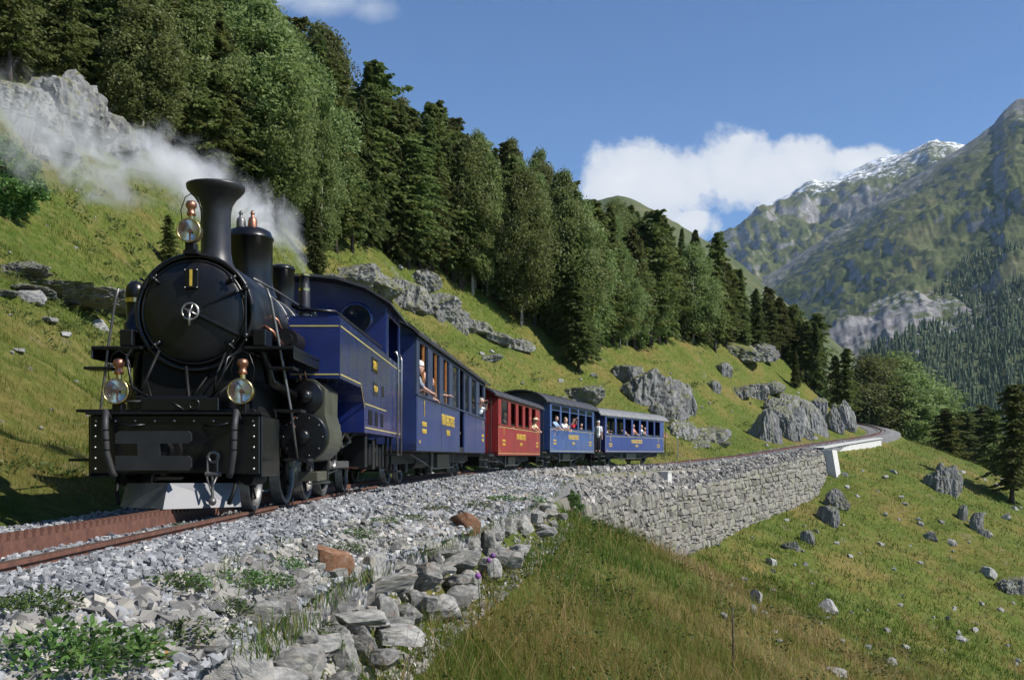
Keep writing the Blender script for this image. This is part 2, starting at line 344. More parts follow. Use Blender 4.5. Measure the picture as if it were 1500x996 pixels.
def tag(o, label=None, cat=None, group=None, kind=None):
    if label: o['label'] = label
    if cat: o['category'] = cat
    if group: o['group'] = group
    if kind: o['kind'] = kind
    return o
def np_mesh(name, verts, faces, material, smooth=False, attrs=None):
    """verts (n,3), faces (m,k) all of one size; fast"""
    verts = np.ascontiguousarray(verts, dtype=np.float32); faces = np.ascontiguousarray(faces, dtype=np.int32)
    me = bpy.data.meshes.new(name); nv, (nf, k) = len(verts), faces.shape
    me.vertices.add(nv); me.vertices.foreach_set('co', verts.ravel())
    me.loops.add(nf*k); me.loops.foreach_set('vertex_index', faces.ravel())
    me.polygons.add(nf); me.polygons.foreach_set('loop_start', np.arange(0, nf*k, k, dtype=np.int32)); me.polygons.foreach_set('loop_total', np.full(nf, k, dtype=np.int32))
    me.polygons.foreach_set('use_smooth', np.full(nf, smooth))
    for an, av in (attrs or {}).items():
        a = me.attributes.new(an, 'FLOAT', 'POINT'); a.data.foreach_set('value', np.ascontiguousarray(av, dtype=np.float32))
    if material: me.materials.append(MATS[material])
    me.update(calc_edges=True); return me
# ================================================================ track centre line
HK = [(-40,0),(14,0),(24,3),(36,7),(47,12.5),(57,18.5),(68,26),(78,31),(88,33),(132,33),(140,26),(150,10),(160,-8),(172,-22),(230,-25)]
_ys = np.arange(-14, 215, 0.25)
_hd = np.radians(np.interp(_ys, [h[0] for h in HK], [h[1] for h in HK]))
_hd = np.convolve(np.pad(_hd, 10, mode='edge'), np.ones(21)/21, mode='valid')
_xs = -3.45 + np.concatenate([[0], np.cumsum(np.tan((_hd[1:]+_hd[:-1])/2)*0.25)])
_zs = np.interp(_ys, [-14,70,78,93,112,133,147,157,168,180,215], [0,0,0.06,0.72,2.05,3.35,4.5,5.6,6.8,8.0,11.0])
_zs = np.convolve(np.pad(_zs, 12, mode='edge'), np.ones(25)/25, mode='valid')
def tx(y): return np.interp(y, _ys, _xs)
def tz(y): return np.interp(y, _ys, _zs)
def th(y): return np.interp(y, _ys, _hd)
def trk(y, d, dz=0.0):
    """a point d metres right of the centre line, at the track's own Y"""
    h = th(y); return np.stack([tx(y)+d*np.cos(h), y-d*np.sin(h), tz(y)+dz], -1)
def near_track(x, y):
    x = np.asarray(x, float); y = np.asarray(y, float); sh = x.shape; x = x.ravel(); y = y.ravel()
    P = np.stack([_xs, _ys], 1)[::2]; best = np.empty(len(x)); 
    for i in range(0, len(x), 20000):
        dx = x[i:i+20000, None]-P[None, :, 0]; dy = y[i:i+20000, None]-P[None, :, 1]
        best[i:i+20000] = P[np.argmin(dx*dx+dy*dy, 1), 1]
    h = th(best); ex = x-tx(best); ey = y-best
    along = ex*np.sin(h)+ey*np.cos(h); best = np.clip(best+along*np.cos(h)*0.9, _ys[0], _ys[-1])
    h = th(best); ex = x-tx(best); ey = y-best
    d = ex*np.cos(h)-ey*np.sin(h)
    far = np.hypot(ex, ey); d = np.where(np.abs(d) < far*0.7, np.sign(d)*far, d)
    return best.reshape(sh), d.reshape(sh)
def E(y): return np.interp(y, [-14,4,8,11,14,20,27,40,47,103,106,125,215], [1.95,1.95,2.05,2.5,2.95,3.7,4.1,3.7,3.5,3.5,2.9,2.6,2.6])
def B(y): return np.interp(y, [-14,8,20,32,40,46,52,58,64,74,84,94,100,104,110,215], [1.0,1.0,1.05,1.15,1.9,3.3,5.0,6.0,6.2,5.8,5.0,4.6,4.2,2.4,1.2,1.0])
GL = ([0,2.0,2.4,5.8,8.35,12,17,25,31,50,100,200], [0,-0.2,-0.1,1.4,3.2,6.0,10.5,18.3,22.2,30,45,60])
def T(x, y):
    x = np.asarray(x, float); y = np.asarray(y, float)
    ty, d = near_track(x, y); zt = tz(ty); a = -d
    k = np.interp(ty, [-14,110,128,145,165,215], [1,1,1.12,1.3,1.15,1.0])
    n1 = fbm(x*0.09, y*0.09, oct=4); n2 = fbm(x*0.45+5, y*0.45, oct=3); n3 = fbm(x*1.25+3, y*1.25+8, oct=3)
    fa = sstep(14, 34, a); zl = zt*(1-fa)+1.2*fa; k = k*(1-fa)+fa
    left = zl + k*np.interp(a*np.interp(ty,[110,140],[1,1.1]), *GL) + (n1*1.6*sstep(4, 16, a) + (n2*0.42+n3*0.17)*sstep(2.6, 5, a))
    e = E(ty); b = B(ty)
    drop0 = np.where((ty > 46.5) & (ty < 104.5), e-1.2, e-0.45); drop1 = np.where((ty > 46.5) & (ty < 104.5), e-0.55, e+0.4)
    q = np.clip(d-e, 0, None)
    fall = 0.39*q + 0.09*np.clip(q-6, 0, 20)
    right = zt - 0.42 - sstep(drop0, drop1, d)*(b-0.42) - fall + (n1*0.9*sstep(4, 14, q) + (n2*0.34+n3*0.13)*sstep(0.4, 3.0, q))
    right = np.maximum(right, -34 + 0.02*q + n1*2)
    z = np.where(d < 0, left, right)
    core = (a < 2.2) & (d < drop0)
    return np.where(core, zt-0.42, z)
def hit(px, py, y0=3.0, y1=330.0):
    """first point of the ground on the ray through a photo pixel"""
    ys = np.concatenate([np.arange(y0, 60, 0.1), np.arange(60, y1, 0.3)])
    X = (px-CX)/F*ys; Z = EYE-(py-HY)/F*ys
    g = T(X, ys) > Z
    if not g.any(): return None
    i = int(np.argmax(g)); return Vector((float(X[i]), float(ys[i]), float(T(X[i:i+1], ys[i:i+1])[0])))
def gz(x, y): return float(T(np.array([x]), np.array([y]))[0])

# ---------------------------------------------------------------- ground sheet
def ax_grid(segs):
    out = []
    for a, b_, s in segs: out += list(np.arange(a, b_, s))
    return np.array(out+[segs[-1][1]])
gxs = ax_grid([(-170,-80,4),(-80,-45,1.6),(-45,-12,0.7),(-12,12,0.3),(12,45,0.5),(45,90,1.0),(90,300,5)])
gys = ax_grid([(-40,-4,3),(-4,2,0.8),(2,30,0.3),(30,112,0.5),(112,190,1.1),(190,420,6)])
GX, GY = np.meshgrid(gxs, gys); GZ = T(GX, GY)
nx, ny = len(gxs), len(gys)
ii = (np.arange(ny-1)[:, None]*nx+np.arange(nx-1)[None, :]).ravel()
gf = np.stack([ii, ii+1, ii+nx+1, ii+nx], 1)
m, t, b = base_mat('meadow')
tc_ = t.nodes.new('ShaderNodeTexCoord')
def noise_(t, src, scale, detail=6, rough=0.6):
    n = N(t, 'ShaderNodeTexNoise', ins={'Scale': scale, 'Detail': detail, 'Roughness': rough}); t.links.new(src, n.inputs['Vector']); return n.outputs['Fac']
def mixc(t, f, a, b_):
    n = N(t, 'ShaderNodeMix', data_type='RGBA'); t.links.new(f, n.inputs[0])
    for i, c in ((6, a), (7, b_)):
        if isinstance(c, tuple): n.inputs[i].default_value = (*c, 1)
        else: t.links.new(c, n.inputs[i])
    return n.outputs[2]
P_ = tc_.outputs['Object']
g1 = ramp(t, noise_(t, P_, 0.16, 8, 0.62), [(0.36,(0.045,0.088,0.010)),(0.46,(0.075,0.11,0.016)),(0.535,(0.125,0.122,0.028)),(0.63,(0.20,0.138,0.05))])
g2 = ramp(t, noise_(t, P_, 3.0, 8, 0.7), [(0.36,(0.04,0.06,0.010)),(0.5,(0.10,0.12,0.026)),(0.66,(0.23,0.20,0.075))])
gm = mixc(t, noise_(t, P_, 0.9, 4), g1, g2)
soil = math_(t, 'MULTIPLY', math_(t, 'SUBTRACT', noise_(t, P_, 0.8, 9, 0.7), 0.60), 8.0, True)
gm = mixc(t, soil, gm, (0.22,0.17,0.12))
geo = t.nodes.new('ShaderNodeNewGeometry'); sp = N(t, 'ShaderNodeSeparateXYZ'); t.links.new(geo.outputs['True Normal'], sp.inputs[0])
steep = math_(t, 'MULTIPLY', math_(t, 'SUBTRACT', 0.55, sp.outputs[2]), 6.0, True)
gm = mixc(t, steep, gm, (0.20,0.185,0.16))
t.links.new(gm, b.inputs['Base Color']); b.inputs['Roughness'].default_value = 0.95; b.inputs['Specular IOR Level'].default_value = 0.1
bp = N(t, 'ShaderNodeBump', ins={'Strength': 0.9, 'Distance': 0.12}); t.links.new(noise_(t, P_, 5.0, 10, 0.75), bp.inputs['Height']); t.links.new(bp.outputs[0], b.inputs['Normal'])
me = np_mesh('ground', np.stack([GX.ravel(), GY.ravel(), GZ.ravel()], 1), gf, 'meadow', True)
tag(link('ground', me), kind='structure')

# ---------------------------------------------------------------- swept strips along the track
def sweep(y0, y1, step, section, name, material, parent=None, smooth=False, closed=False, kind=None):
    ys = np.arange(y0, y1+1e-6, step); pts = []
    for y in ys: pts.append(np.stack([trk(y, d, z) for d, z in section(y)]))
    n = len(pts[0]); V = np.concatenate(pts); fs = []
    for i in range(len(ys)-1):
        for k in range(n if closed else n-1):
            k2 = (k+1) % n; fs.append((i*n+k, i*n+k2, (i+1)*n+k2, (i+1)*n+k))
    me = np_mesh(name, V, np.array(fs), material, smooth)
    o = link(name, me, parent)
    if kind: o['kind'] = kind
    return o
def RT(y): return np.interp(y, [-14,44,47,50,72,85,95,103,106,215], [0.36,0.40,1.3,1.85,1.75,1.05,0.6,0.5,0.40,0.40])
def bed(y):
    e = float(E(y)); r = float(RT(y))
    return [(-2.5,-0.42),(-1.7,-0.13),(-0.9,-0.065),(0.9,-0.065),(1.35,-0.11),(1.75,-0.24 if r < 0.8 else -0.32),(e-0.02,-r),(e-0.02,-r-0.6)]
m, t, b = base_mat('gravel_bed'); tcx = t.nodes.new('ShaderNodeTexCoord')
vo = N(t, 'ShaderNodeTexVoronoi', ins={'Scale': 16.0}); t.links.new(tcx.outputs['Object'], vo.inputs['Vector'])
sepc = N(t, 'ShaderNodeSeparateColor'); t.links.new(vo.outputs['Color'], sepc.inputs[0])
gcol = ramp(t, sepc.outputs[0], [(0.0,(0.09,0.09,0.095)),(0.5,(0.20,0.20,0.205)),(0.85,(0.30,0.29,0.28)),(1,(0.40,0.36,0.30))])
t.links.new(gcol, b.inputs['Base Color']); b.inputs['Roughness'].default_value = 0.95; b.inputs['Specular IOR Level'].default_value = 0.15
bp = N(t, 'ShaderNodeBump', ins={'Strength': 1.0, 'Distance': 0.05}); bp.invert = True; t.links.new(vo.outputs['Distance'], bp.inputs['Height']); t.links.new(bp.outputs[0], b.inputs['Normal'])
tag(sweep(-14, 210, 0.5, bed, 'ballast_bed', 'gravel_bed'), kind='structure')

track = thing('railway_track', 'rusty metre gauge railway track with a toothed rack rail in the middle', 'railway track', (0,0,0))
RAIL = [(-0.055,-0.13),(0.055,-0.13),(0.055,-0.118),(0.010,-0.10),(0.008,-0.04),(0.03,-0.028),(0.03,-0.002),(0.022,0.0),(-0.022,0.0),(-0.03,-0.002),(-0.03,-0.028),(-0.008,-0.04),(-0.010,-0.10),(-0.055,-0.118)]
for s in (-1, 1):
    sweep(-14, 208, 0.5, lambda y, s=s: [(s*0.53+a, z) for a, z in RAIL], 'rail', 'rust', track, closed=True)
    sweep(-14, 208, 0.5, lambda y, s=s: [(s*0.53-0.024, 0.002), (s*0.53+0.024, 0.002)], 'rail_head', 'rail_top', track)
for dd in (-0.045, 0.045):
    sweep(-14, 208, 0.5, lambda y, dd=dd: [(dd-0.014,-0.07),(dd+0.014,-0.07),(dd+0.014,0.035),(dd-0.014,0.035)], 'rack_blade', 'rust', track, closed=True)
tb = MB(); tb.prism([(-0.036,0.0),(0.036,0.0),(0.02,0.05),(-0.02,0.05)], -0.0145, 0.0145, 'x')
tooth0 = None
for dd, ph in ((0.045, 0.0), (-0.045, 0.06)):
    for i in range(90):
        y = 4.0+ph+i*0.12
        if tooth0 is None: o = tb.build('tooth', 'rust', track); tooth0 = o
        else: o = tooth0.copy(); C.objects.link(o)
        p = trk(y, dd, 0.033); o.location = p; o.rotation_euler = (0, 0, -float(th(y)))
rest = MB()
for dd, ph in ((0.045, 0.0), (-0.045, 0.06)):
    for i in range(260):
        y = 78.0+ph+i*0.24; p = trk(y, dd, 0.033); rest.box(p[0]-0.02, p[0]+0.02, p[1]-0.04, p[1]+0.04, p[2], p[2]+0.05)
rest.build('far_teeth', 'rust', track, kind='stuff')
# sleepers: pressed steel troughs, rail chairs
sl = MB(); pr = [(-0.13,-0.10),(-0.09,-0.005),(0.09,-0.005),(0.13,-0.10)]
sl.prism(pr, -0.78, 0.78, 'x'); sl.add([(0.78,-0.09,-0.005),(0.78,0.09,-0.005),(0.93,0.10,-0.085),(0.93,-0.10,-0.085)], [(0,1,2,3)]); sl.add([(-0.78,-0.09,-0.005),(-0.78,0.09,-0.005),(-0.93,0.10,-0.085),(-0.93,-0.10,-0.085)], [(3,2,1,0)])
CHP = [(-0.11,0.0),(0.11,0.0),(0.11,0.02),(0.095,0.05),(0.065,0.05),(0.055,0.02),(-0.055,0.02),(-0.065,0.05),(-0.095,0.05),(-0.11,0.02)]
chairs = [MB().prism([(s+a, z) for a, z in CHP], -0.045, 0.045, 'y') for s in (-0.53, 0.0, 0.53)]
s0 = None
for i in range(150):
    y = 3.2+i*0.8 if i > 0 else 3.2
    if y > 120: break
    p = trk(y, 0, -0.11); rz = -float(th(y))
    if s0 is None: a = sl.build('sleeper', 'rust', track); s0 = [a]+[q.build('rail_chair', 'rust', a) for q in chairs]
    else:
        a = s0[0].copy(); C.objects.link(a)
        for q in s0[1:]: c_ = q.copy(); C.objects.link(c_); c_.parent = a
    a.location = p; a.rotation_euler = (0, 0, rz)

# ---------------------------------------------------------------- loose stones (many): convex angular chips
def hull_shapes(n, npts, seed, flat=0.75):
    out = []
    for k in range(n):
        r_ = np.random.default_rng(seed+k); p = r_.normal(size=(npts, 3)); p /= np.linalg.norm(p, axis=1)[:, None]; p *= r_.uniform(0.75, 1.1, (npts, 1)); p *= [1.15, 0.9, flat]
        bm = bmesh.new(); [bm.verts.new(q) for q in p]; bmesh.ops.convex_hull(bm, input=bm.verts); bmesh.ops.triangulate(bm, faces=bm.faces)
        bm.verts.ensure_lookup_table(); bm.verts.index_update()
        vs = np.array([v.co[:] for v in bm.verts]); fs = np.array([[v.index for v in f.verts] for f in bm.faces]); bm.free(); out.append((vs, fs))
    return out
CHIPS = hull_shapes(10, 9, 50)
def scatter_stones(name, pos, size, tint, material, parent=None):
    Vs, Fs, Ts, o = [], [], [], 0
    k = rng.integers(0, len(CHIPS), len(pos))
    for j, (vs, fs) in enumerate(CHIPS):
        sel = np.where(k == j)[0]; n = len(sel)
        if n == 0: continue
        ang = rng.uniform(0, 6.28, (n, 3)); ang[:, :2] *= 0.35
        ca, sa = np.cos(ang), np.sin(ang)
        Rz = np.zeros((n,3,3)); Rz[:,0,0]=ca[:,2]; Rz[:,0,1]=-sa[:,2]; Rz[:,1,0]=sa[:,2]; Rz[:,1,1]=ca[:,2]; Rz[:,2,2]=1
        Rx = np.zeros((n,3,3)); Rx[:,0,0]=1; Rx[:,1,1]=ca[:,0]; Rx[:,1,2]=-sa[:,0]; Rx[:,2,1]=sa[:,0]; Rx[:,2,2]=ca[:,0]
        M = Rz@Rx
        V = np.einsum('nij,vj->nvi', M, vs)*size[sel][:, None, None] + pos[sel][:, None, :]
        F_ = fs[None]+(np.arange(n)*len(vs))[:, None, None]+o
        Vs.append(V.reshape(-1, 3)); Fs.append(F_.reshape(-1, 3)); Ts.append(np.repeat(tint[sel], len(vs))); o += n*len(vs)
    me = np_mesh(name, np.concatenate(Vs), np.concatenate(Fs), material, False, {'tint': np.concatenate(Ts)})
    return link(name, me, parent)
def bed_z(ty, d):
    """height of the gravel bed over the rail plane"""
    z = np.empty_like(d)
    e = E(ty); r = RT(ty)
    xs = [-2.5,-1.7,-0.9,0.9,1.35,1.75]
    zz = np.interp(d, xs, [-0.42,-0.13,-0.065,-0.065,-0.11,-0.24]); z18 = np.where(r < 0.8, -0.24, -0.32)
    q = np.clip((d-1.75)/np.maximum(e-0.02-1.75, 0.05), 0, 1)
    return np.where(d > 1.75, z18+(-r-z18)*q, zz)
def ballast(n, ya, yb, smin, smax, pw=1.0):
    u = rng.random(n); y = ya*(yb/ya)**u if pw else ya+(yb-ya)*u
    e = E(y); d = rng.uniform(-2.3, 1, n); d = np.where(rng.random(n) < 0.62, rng.uniform(0.55, 1, n)*0+rng.uniform(0.5, e+0.05, n), d)
    gap = (np.abs(np.abs(d)-0.53) < 0.07) | (np.abs(d) < 0.09)
    keep = ~gap; y, d = y[keep], d[keep]; n = len(y)
    s = rng.uniform(smin, smax, n)*rng.choice([1,1,1,1.4], n); s *= np.where(np.abs(d) < 0.9, 0.8, 1)
    z = bed_z(y, d); p = trk(y, d); p[:, 2] += z + s*0.22
    tint = np.clip(rng.normal(0.42, 0.2, n)+0.28*sstep(1.5, 2.6, d)*(fbm(y*0.5, d*0.6, oct=3)+0.7), 0, 1)
    return p, s, tint
parts_ = [ballast(28000, 3.0, 15, 0.018, 0.038), ballast(14000, 12, 45, 0.032, 0.06), ballast(8000, 40, 125, 0.05, 0.10)]
scatter_stones('ballast_gravel', *[np.concatenate([q[i] for q in parts_]) for i in range(3)], 'ballast')['kind'] = 'stuff'
# coarse rubble on the shoulder and on the bank above the retaining wall
def rubble(n, ya, yb, dfun, smin, smax):
    y = ya*(yb/ya)**rng.random(n); d0, d1 = dfun(y); d = d0+(d1-d0)*rng.random(n); s = rng.uniform(smin, smax, n)*rng.choice([1,1,1.5], n)
    p = trk(y, d); p[:, 2] = np.where(d < E(y)-0.02, p[:, 2]+bed_z(y, d), T(p[:, 0], p[:, 1]))+s*0.2; return p, s, np.clip(rng.normal(0.48, 0.25, n), 0, 1)
q1 = rubble(10000, 3.2, 30, lambda y: (np.minimum(1.5, E(y)-0.6), E(y)+0.55), 0.015, 0.055)
q2 = rubble(5200, 44, 104, lambda y: (1.6+0*y, E(y)), 0.09, 0.19)
scatter_stones('rubble_bank', *[np.concatenate([a_, b_]) for a_, b_ in zip(q1, q2)], 'rubble')['kind'] = 'stuff'

# ---------------------------------------------------------------- rock shapes
def rock_mesh(name, seed, sub, material, strata=0.0, cuts=10, rough=0.25, block=False, smooth=False):
    r_ = np.random.default_rng(seed); bm = bmesh.new(); bmesh.ops.create_icosphere(bm, subdivisions=sub, radius=1.0)
    bm.verts.ensure_lookup_table(); p = np.array([v.co[:] for v in bm.verts]); o = r_.uniform(0, 50, 3)
    nrm = p.copy()
    p = p*(1+rough*fbm(p[:,0]*1.2+o[0], p[:,1]*1.2+o[1], p[:,2]*1.2+o[2], oct=3))[:, None]
    for k in range(cuts):
        n = r_.normal(size=3); n /= np.linalg.norm(n)
        if block and k < 6: n = np.eye(3)[k//2]*(1 if k % 2 else -1)+r_.normal(size=3)*0.22; n /= np.linalg.norm(n)
        h = r_.uniform(0.42, 0.72) if block else r_.uniform(0.5, 0.8); ex = np.clip(p@n-h, 0, None); p = p-ex[:, None]*n*0.93
    if strata:
        st = fbm(p[:,0]*5+o[1], p[:,1]*5+o[2], p[:,2]*0.9, oct=3, ridged=True); p = p+nrm*[1,1,0.4]*(strata*st)[:, None]
        st = fbm(p[:,0]*14+o[1], p[:,1]*14+o[2], p[:,2]*2.2, oct=2, ridged=True); p = p+nrm*[1,1,0.4]*(0.35*strata*st)[:, None]
    p = p+nrm*(0.05*fbm(p[:,0]*6+o[0], p[:,1]*6, p[:,2]*6, oct=3))[:, None]
    for v, q in zip(bm.verts, p): v.co = q
    me = bpy.data.meshes.new(name); bm.to_mesh(me); bm.free()
    me.polygons.foreach_set('use_smooth', [smooth]*len(me.polygons)); me.materials.append(MATS[material]); me.update(); return me
SCHIST = [rock_mesh('schist_rock', 300+k, 5, 'schist', 0.14, 7, 0.42) for k in range(7)]
BOULD = [rock_mesh('boulder', 400+k, 4, 'boulder', 0.0, 12, 0.25) for k in range(6)]
EDGE = [rock_mesh('edge_stone', 500+k, 4, 'edge_stone', 0.0, 15, 0.3, True, False) for k in range(9)]

# ---------------------------------------------------------------- dry stone edging beside the ballast
edging = thing('dry_stone_edging', 'low tumbled dry stone edging of grey and rusty blocks beside the near ballast', 'stone edging')
def edge_stone(loc, sx, sy, sz, rz, k, material=None, tilt=0.0):
    o = link('stone', EDGE[k % len(EDGE)], edging); o.location = loc; o.scale = (sx, sy, sz); o.rotation_euler = (tilt, random.uniform(-0.12, 0.12), rz)
    if material:
        o.data = o.data.copy(); o.data.materials.clear(); o.data.materials.append(MATS[material])
    return o
y = 3.6; k = 0
while y < 27:
    e = float(E(y)); L_ = random.choice([0.2,0.28,0.36,0.5,0.62])*random.uniform(0.8, 1.15)
    hz = random.uniform(0.10, 0.24)
    for tier, (dz, od) in enumerate(((-0.43, -0.10), (-0.64, 0.08), (-0.90, 0.28))):
        if random.random() < (0.08 if y < 12 else (0.3 if y < 16 else 0.72)): continue
        ll = L_*random.uniform(0.6, 1.25)
        p = trk(y+random.uniform(-0.08, 0.08), e+od+random.uniform(-0.16, 0.16), dz+random.uniform(-0.09, 0.07))
        edge_stone(p, random.uniform(0.15, 0.32), ll*0.58, hz*random.uniform(0.8, 1.2), -float(th(y))+random.uniform(-0.7, 0.7), k, None, random.uniform(-0.35, 0.35)); k += 1
    y += L_*0.92
for (px, py, sx, sy, sz, mt) in [(492,905,0.13,0.22,0.26,'rust_stone'),(228,968,0.11,0.07,0.07,'ochre_stone'),(378,918,0.20,0.17,0.12,None),(480,838,0.24,0.15,0.10,None),(300,978,0.26,0.2,0.14,None),(440,925,0.13,0.15,0.12,None),(410,960,0.2,0.15,0.1,None),(684,778,0.22,0.24,0.26,'rust_stone'),(450,985,0.15,0.15,0.14,None)]:
    ys_ = np.arange(3, 30, 0.05); X_ = (px-CX)/F*ys_; Z_ = EYE-(py-HY)/F*ys_
    ty_, d_ = near_track(X_, ys_); zz = np.where(d_ < E(ty_)-0.02, tz(ty_)+bed_z(ty_, d_), T(X_, ys_)); i_ = int(np.argmax(zz > Z_))
    edge_stone((X_[i_], ys_[i_], zz[i_]+sz*0.35), sx, sy, sz, random.uniform(0, 3), k, mt); k += 1

# ---------------------------------------------------------------- retaining wall of fitted stones
wall = thing('retaining_wall', 'tall dry stone retaining wall of lichen covered blocks under the curving track', 'retaining wall')
def wall_pt(y, h01, out=0.0):
    top, bot = -float(RT(y))+0.02, -float(B(y))-0.5
    z = bot+(top-bot)*h01; d = 3.55+(top-z)*0.16+out; p = trk(y, d, z); return Vector(p)
sweep(46.5, 104, 0.5, lambda y: [(3.0,-float(RT(y))+0.0),(3.5,-float(RT(y))+0.0),(3.5+(float(B(y))+0.5-float(RT(y)))*0.16,-float(B(y))-0.5),(2.9,-float(B(y))-0.5)], 'wall_core', 'rubble', wall, closed=True)
stones = []
yy = 46.6; row_h = 0.34
def wall_stone(ya, yb, za, zb):
    """one fitted block between track positions ya..yb and heights za..zb (metres over track)"""
    c = []
    j = lambda a: random.uniform(-a, a)
    base = []
    for (y_, z_) in ((ya, za), (yb, za), (yb, zb), (ya, zb)):
        base.append((y_+j(0.15), z_+j(0.12)))
    out = random.uniform(0.04, 0.16); vs = []
    cy_ = sum(b_[0] for b_ in base)/4; cz_ = sum(b_[1] for b_ in base)/4
    def P(y_, z_, o_):
        top = -float(RT(y_))+0.02; return trk(y_, 3.5+(top-z_)*0.16+o_, z_)
    for (y_, z_) in base: vs.append(P(cy_+(y_-cy_)*0.98, cz_+(z_-cz_)*0.98, -0.05))
    for (y_, z_) in base: vs.append(P(cy_+(y_-cy_)*0.95, cz_+(z_-cz_)*0.91, out*0.55))
    for (y_, z_) in base: vs.append(P(cy_+(y_-cy_)*0.68, cz_+(z_-cz_)*0.64, out*random.uniform(0.85, 1.2)))
    fs = [(8,9,10,11)]
    for a in range(4):
        b2 = (a+1) % 4; fs += [(a, b2, b2+4, a+4), (a+4, b2+4, b2+8, a+8)]
    return vs, fs
cells = []
zrow = -6.6
while zrow < 0.0:
    h = random.choice([0.22,0.3,0.38,0.5])*random.uniform(0.9, 1.1); y = 46.6+random.uniform(0, 0.4)
    while y < 103.6:
        L_ = random.choice([0.26,0.4,0.55,0.8,1.0])*random.uniform(0.85, 1.15); ym = y+L_/2
        if zrow+h*0.5 < -float(RT(ym))+0.02 and zrow+h > -float(B(ym))-0.45:
            cells.append((y, min(y+L_, 103.8), zrow, min(zrow+h, -float(RT(ym))+0.05)))
        y += L_
    zrow += h
cells.sort(key=lambda c: -((c[1]-c[0])*(c[3]-c[2]))/(c[0]**2))
for i, c in enumerate(cells[:300]):
    vs, fs = wall_stone(*c); o0 = Vector(vs[0]); mb = MB(); mb.add([Vector(v)-o0 for v in vs], fs); o = mb.build('stone', 'wall_stone', wall); o.location = o0
mb = MB()
for c in cells[300:]: mb.add(*wall_stone(*c))
mb.build('far_stones', 'wall_stone', wall, kind='stuff')
# concrete pier, parapet and cable box
pier = thing('concrete_buttress', 'white concrete pier with a sloping buttress at the end of the stone wall', 'buttress', tuple(trk(104.6, 3.6, 0.0)), -float(th(104.6)))
MB().prism([(-0.9,-0.30),(0.75,-0.30),(1.30,-3.6),(1.30,-6.2),(-0.9,-6.2)], -1.0, 0.75, 'y').build('pier_block', 'concrete_white', pier)
MB().prism([(1.0,-3.05),(1.34,-3.05),(2.5,-5.4),(2.5,-6.4),(1.0,-6.4)], -0.8, 0.55, 'y').build('buttress_foot', 'concrete_white', pier)
par = thing('concrete_parapet', 'long white concrete edge wall beside the far track beyond the buttress', 'concrete wall')
sweep(105.6, 128, 0.5, lambda y: [(1.9,-0.22),(2.75,-0.22),(2.95,-2.6),(1.9,-2.6)], 'wall_face', 'concrete_white', par, closed=True)
sweep(105.6, 128, 0.5, lambda y: [(1.8,-0.1),(2.95,-0.1),(2.95,-0.21),(1.8,-0.21)], 'coping', 'concrete_white', par, closed=True)
bx = thing('cable_box', 'small white concrete box set in the rubble bank beside the track', 'concrete box', tuple(trk(70.5, 2.55, -0.95)), -float(th(70.5)))
MB().bbox(-0.45, 0.45, -0.42, 0.42, -0.5, 0.42, 0.02).build('box_body', 'concrete_white', bx)
MB().bbox(-0.5, 0.5, -0.47, 0.47, 0.423, 0.50, 0.02).build('lid', 'concrete_white', bx)
pst = thing('marker_post', 'thin pale metal post standing beside the far track behind the wall', 'post', tuple(trk(84.5, -2.6, -0.2)))
MB().cyl((0,0,0), (0,0,2.1), 0.035, n=8).build('pole', 'steel', pst); MB().box(-0.08,0.08,-0.02,0.02,2.0,2.2).build('plate', 'white_paint', pst)
sn = thing('field_stake', 'thin dark wooden stake standing in the dry grass below the wall', 'stake')
h_ = hit(1073, 985)
sn.location = h_; MB().tube([(0,0,-0.1),(0.01,0,0.4),(0,0.02,0.85)], [0.014,0.012,0.01], 6).build('stick', 'bark', sn)
# ================================================================ distant mountains (real ridges at their own distance)
def ridge_z(px, prof, Y): return EYE+(HY-np.interp(px, [p[0] for p in prof], [p[1] for p in prof]))/F*Y
class Range:
    def __init__(s, prof, Yb, Yr, zb, p0, p1, npx, nt_, amp, seed, pw=1.0, back=0.35, gul=0.0):
        s.gul = gul
        s.prof, s.Yb, s.Yr, s.zb, s.amp, s.seed, s.pw = prof, Yb, Yr, zb, amp, seed, pw
        u = np.linspace(p0, p1, npx); t = np.concatenate([np.linspace(0, 1, nt_), 1+np.linspace(0.03, back, 8)])
        U, Tt = np.meshgrid(u, t); s.V = s.pt(U, Tt); s.T_ = Tt.ravel()
        n, k = U.shape[1], U.shape[0]; i = (np.arange(k-1)[:, None]*n+np.arange(n-1)[None]).ravel(); s.Fc = np.stack([i, i+1, i+n+1, i+n], 1)
    def pt(s, px, t):
        px = np.asarray(px, float); t = np.asarray(t, float)
        zr = ridge_z(px, s.prof, s.Yr); tc = np.clip(t, 0, 1); Y = s.Yb+(s.Yr-s.Yb)*t; X = (px-CX)/F*Y
        z = s.zb+(zr-s.zb)*tc**s.pw - np.clip(t-1, 0, None)*(zr-s.zb)*1.2
        f = 6.0/s.Yr; o = s.seed*7.7
        n = fbm(X*f+o, Y*f*0.7, oct=6, gain=0.55, ridged=True); n2 = fbm(X*f*3.1+o, Y*f*2.3, oct=5, gain=0.58)
        z = z+s.amp*(0.75*n+0.5*n2)*(np.sin(np.pi*np.clip(tc, 0, 1)*0.86)+0.08)
        g_ = fbm(px*0.012+o+t*2.6, t*3.5, oct=6, gain=0.62, ridged=True); z = z+s.gul*g_*np.sin(np.pi*np.clip(tc*0.9, 0, 1))
        return np.stack([X, Y, z], -1)
PA = [(900,400),(1000,372),(1060,348),(1075,335),(1110,303),(1140,283),(1180,268),(1200,271),(1225,262),(1260,248),(1300,232),(1340,225),(1360,213),(1390,210),(1420,214),(1470,214),(1560,205),(1900,180)]
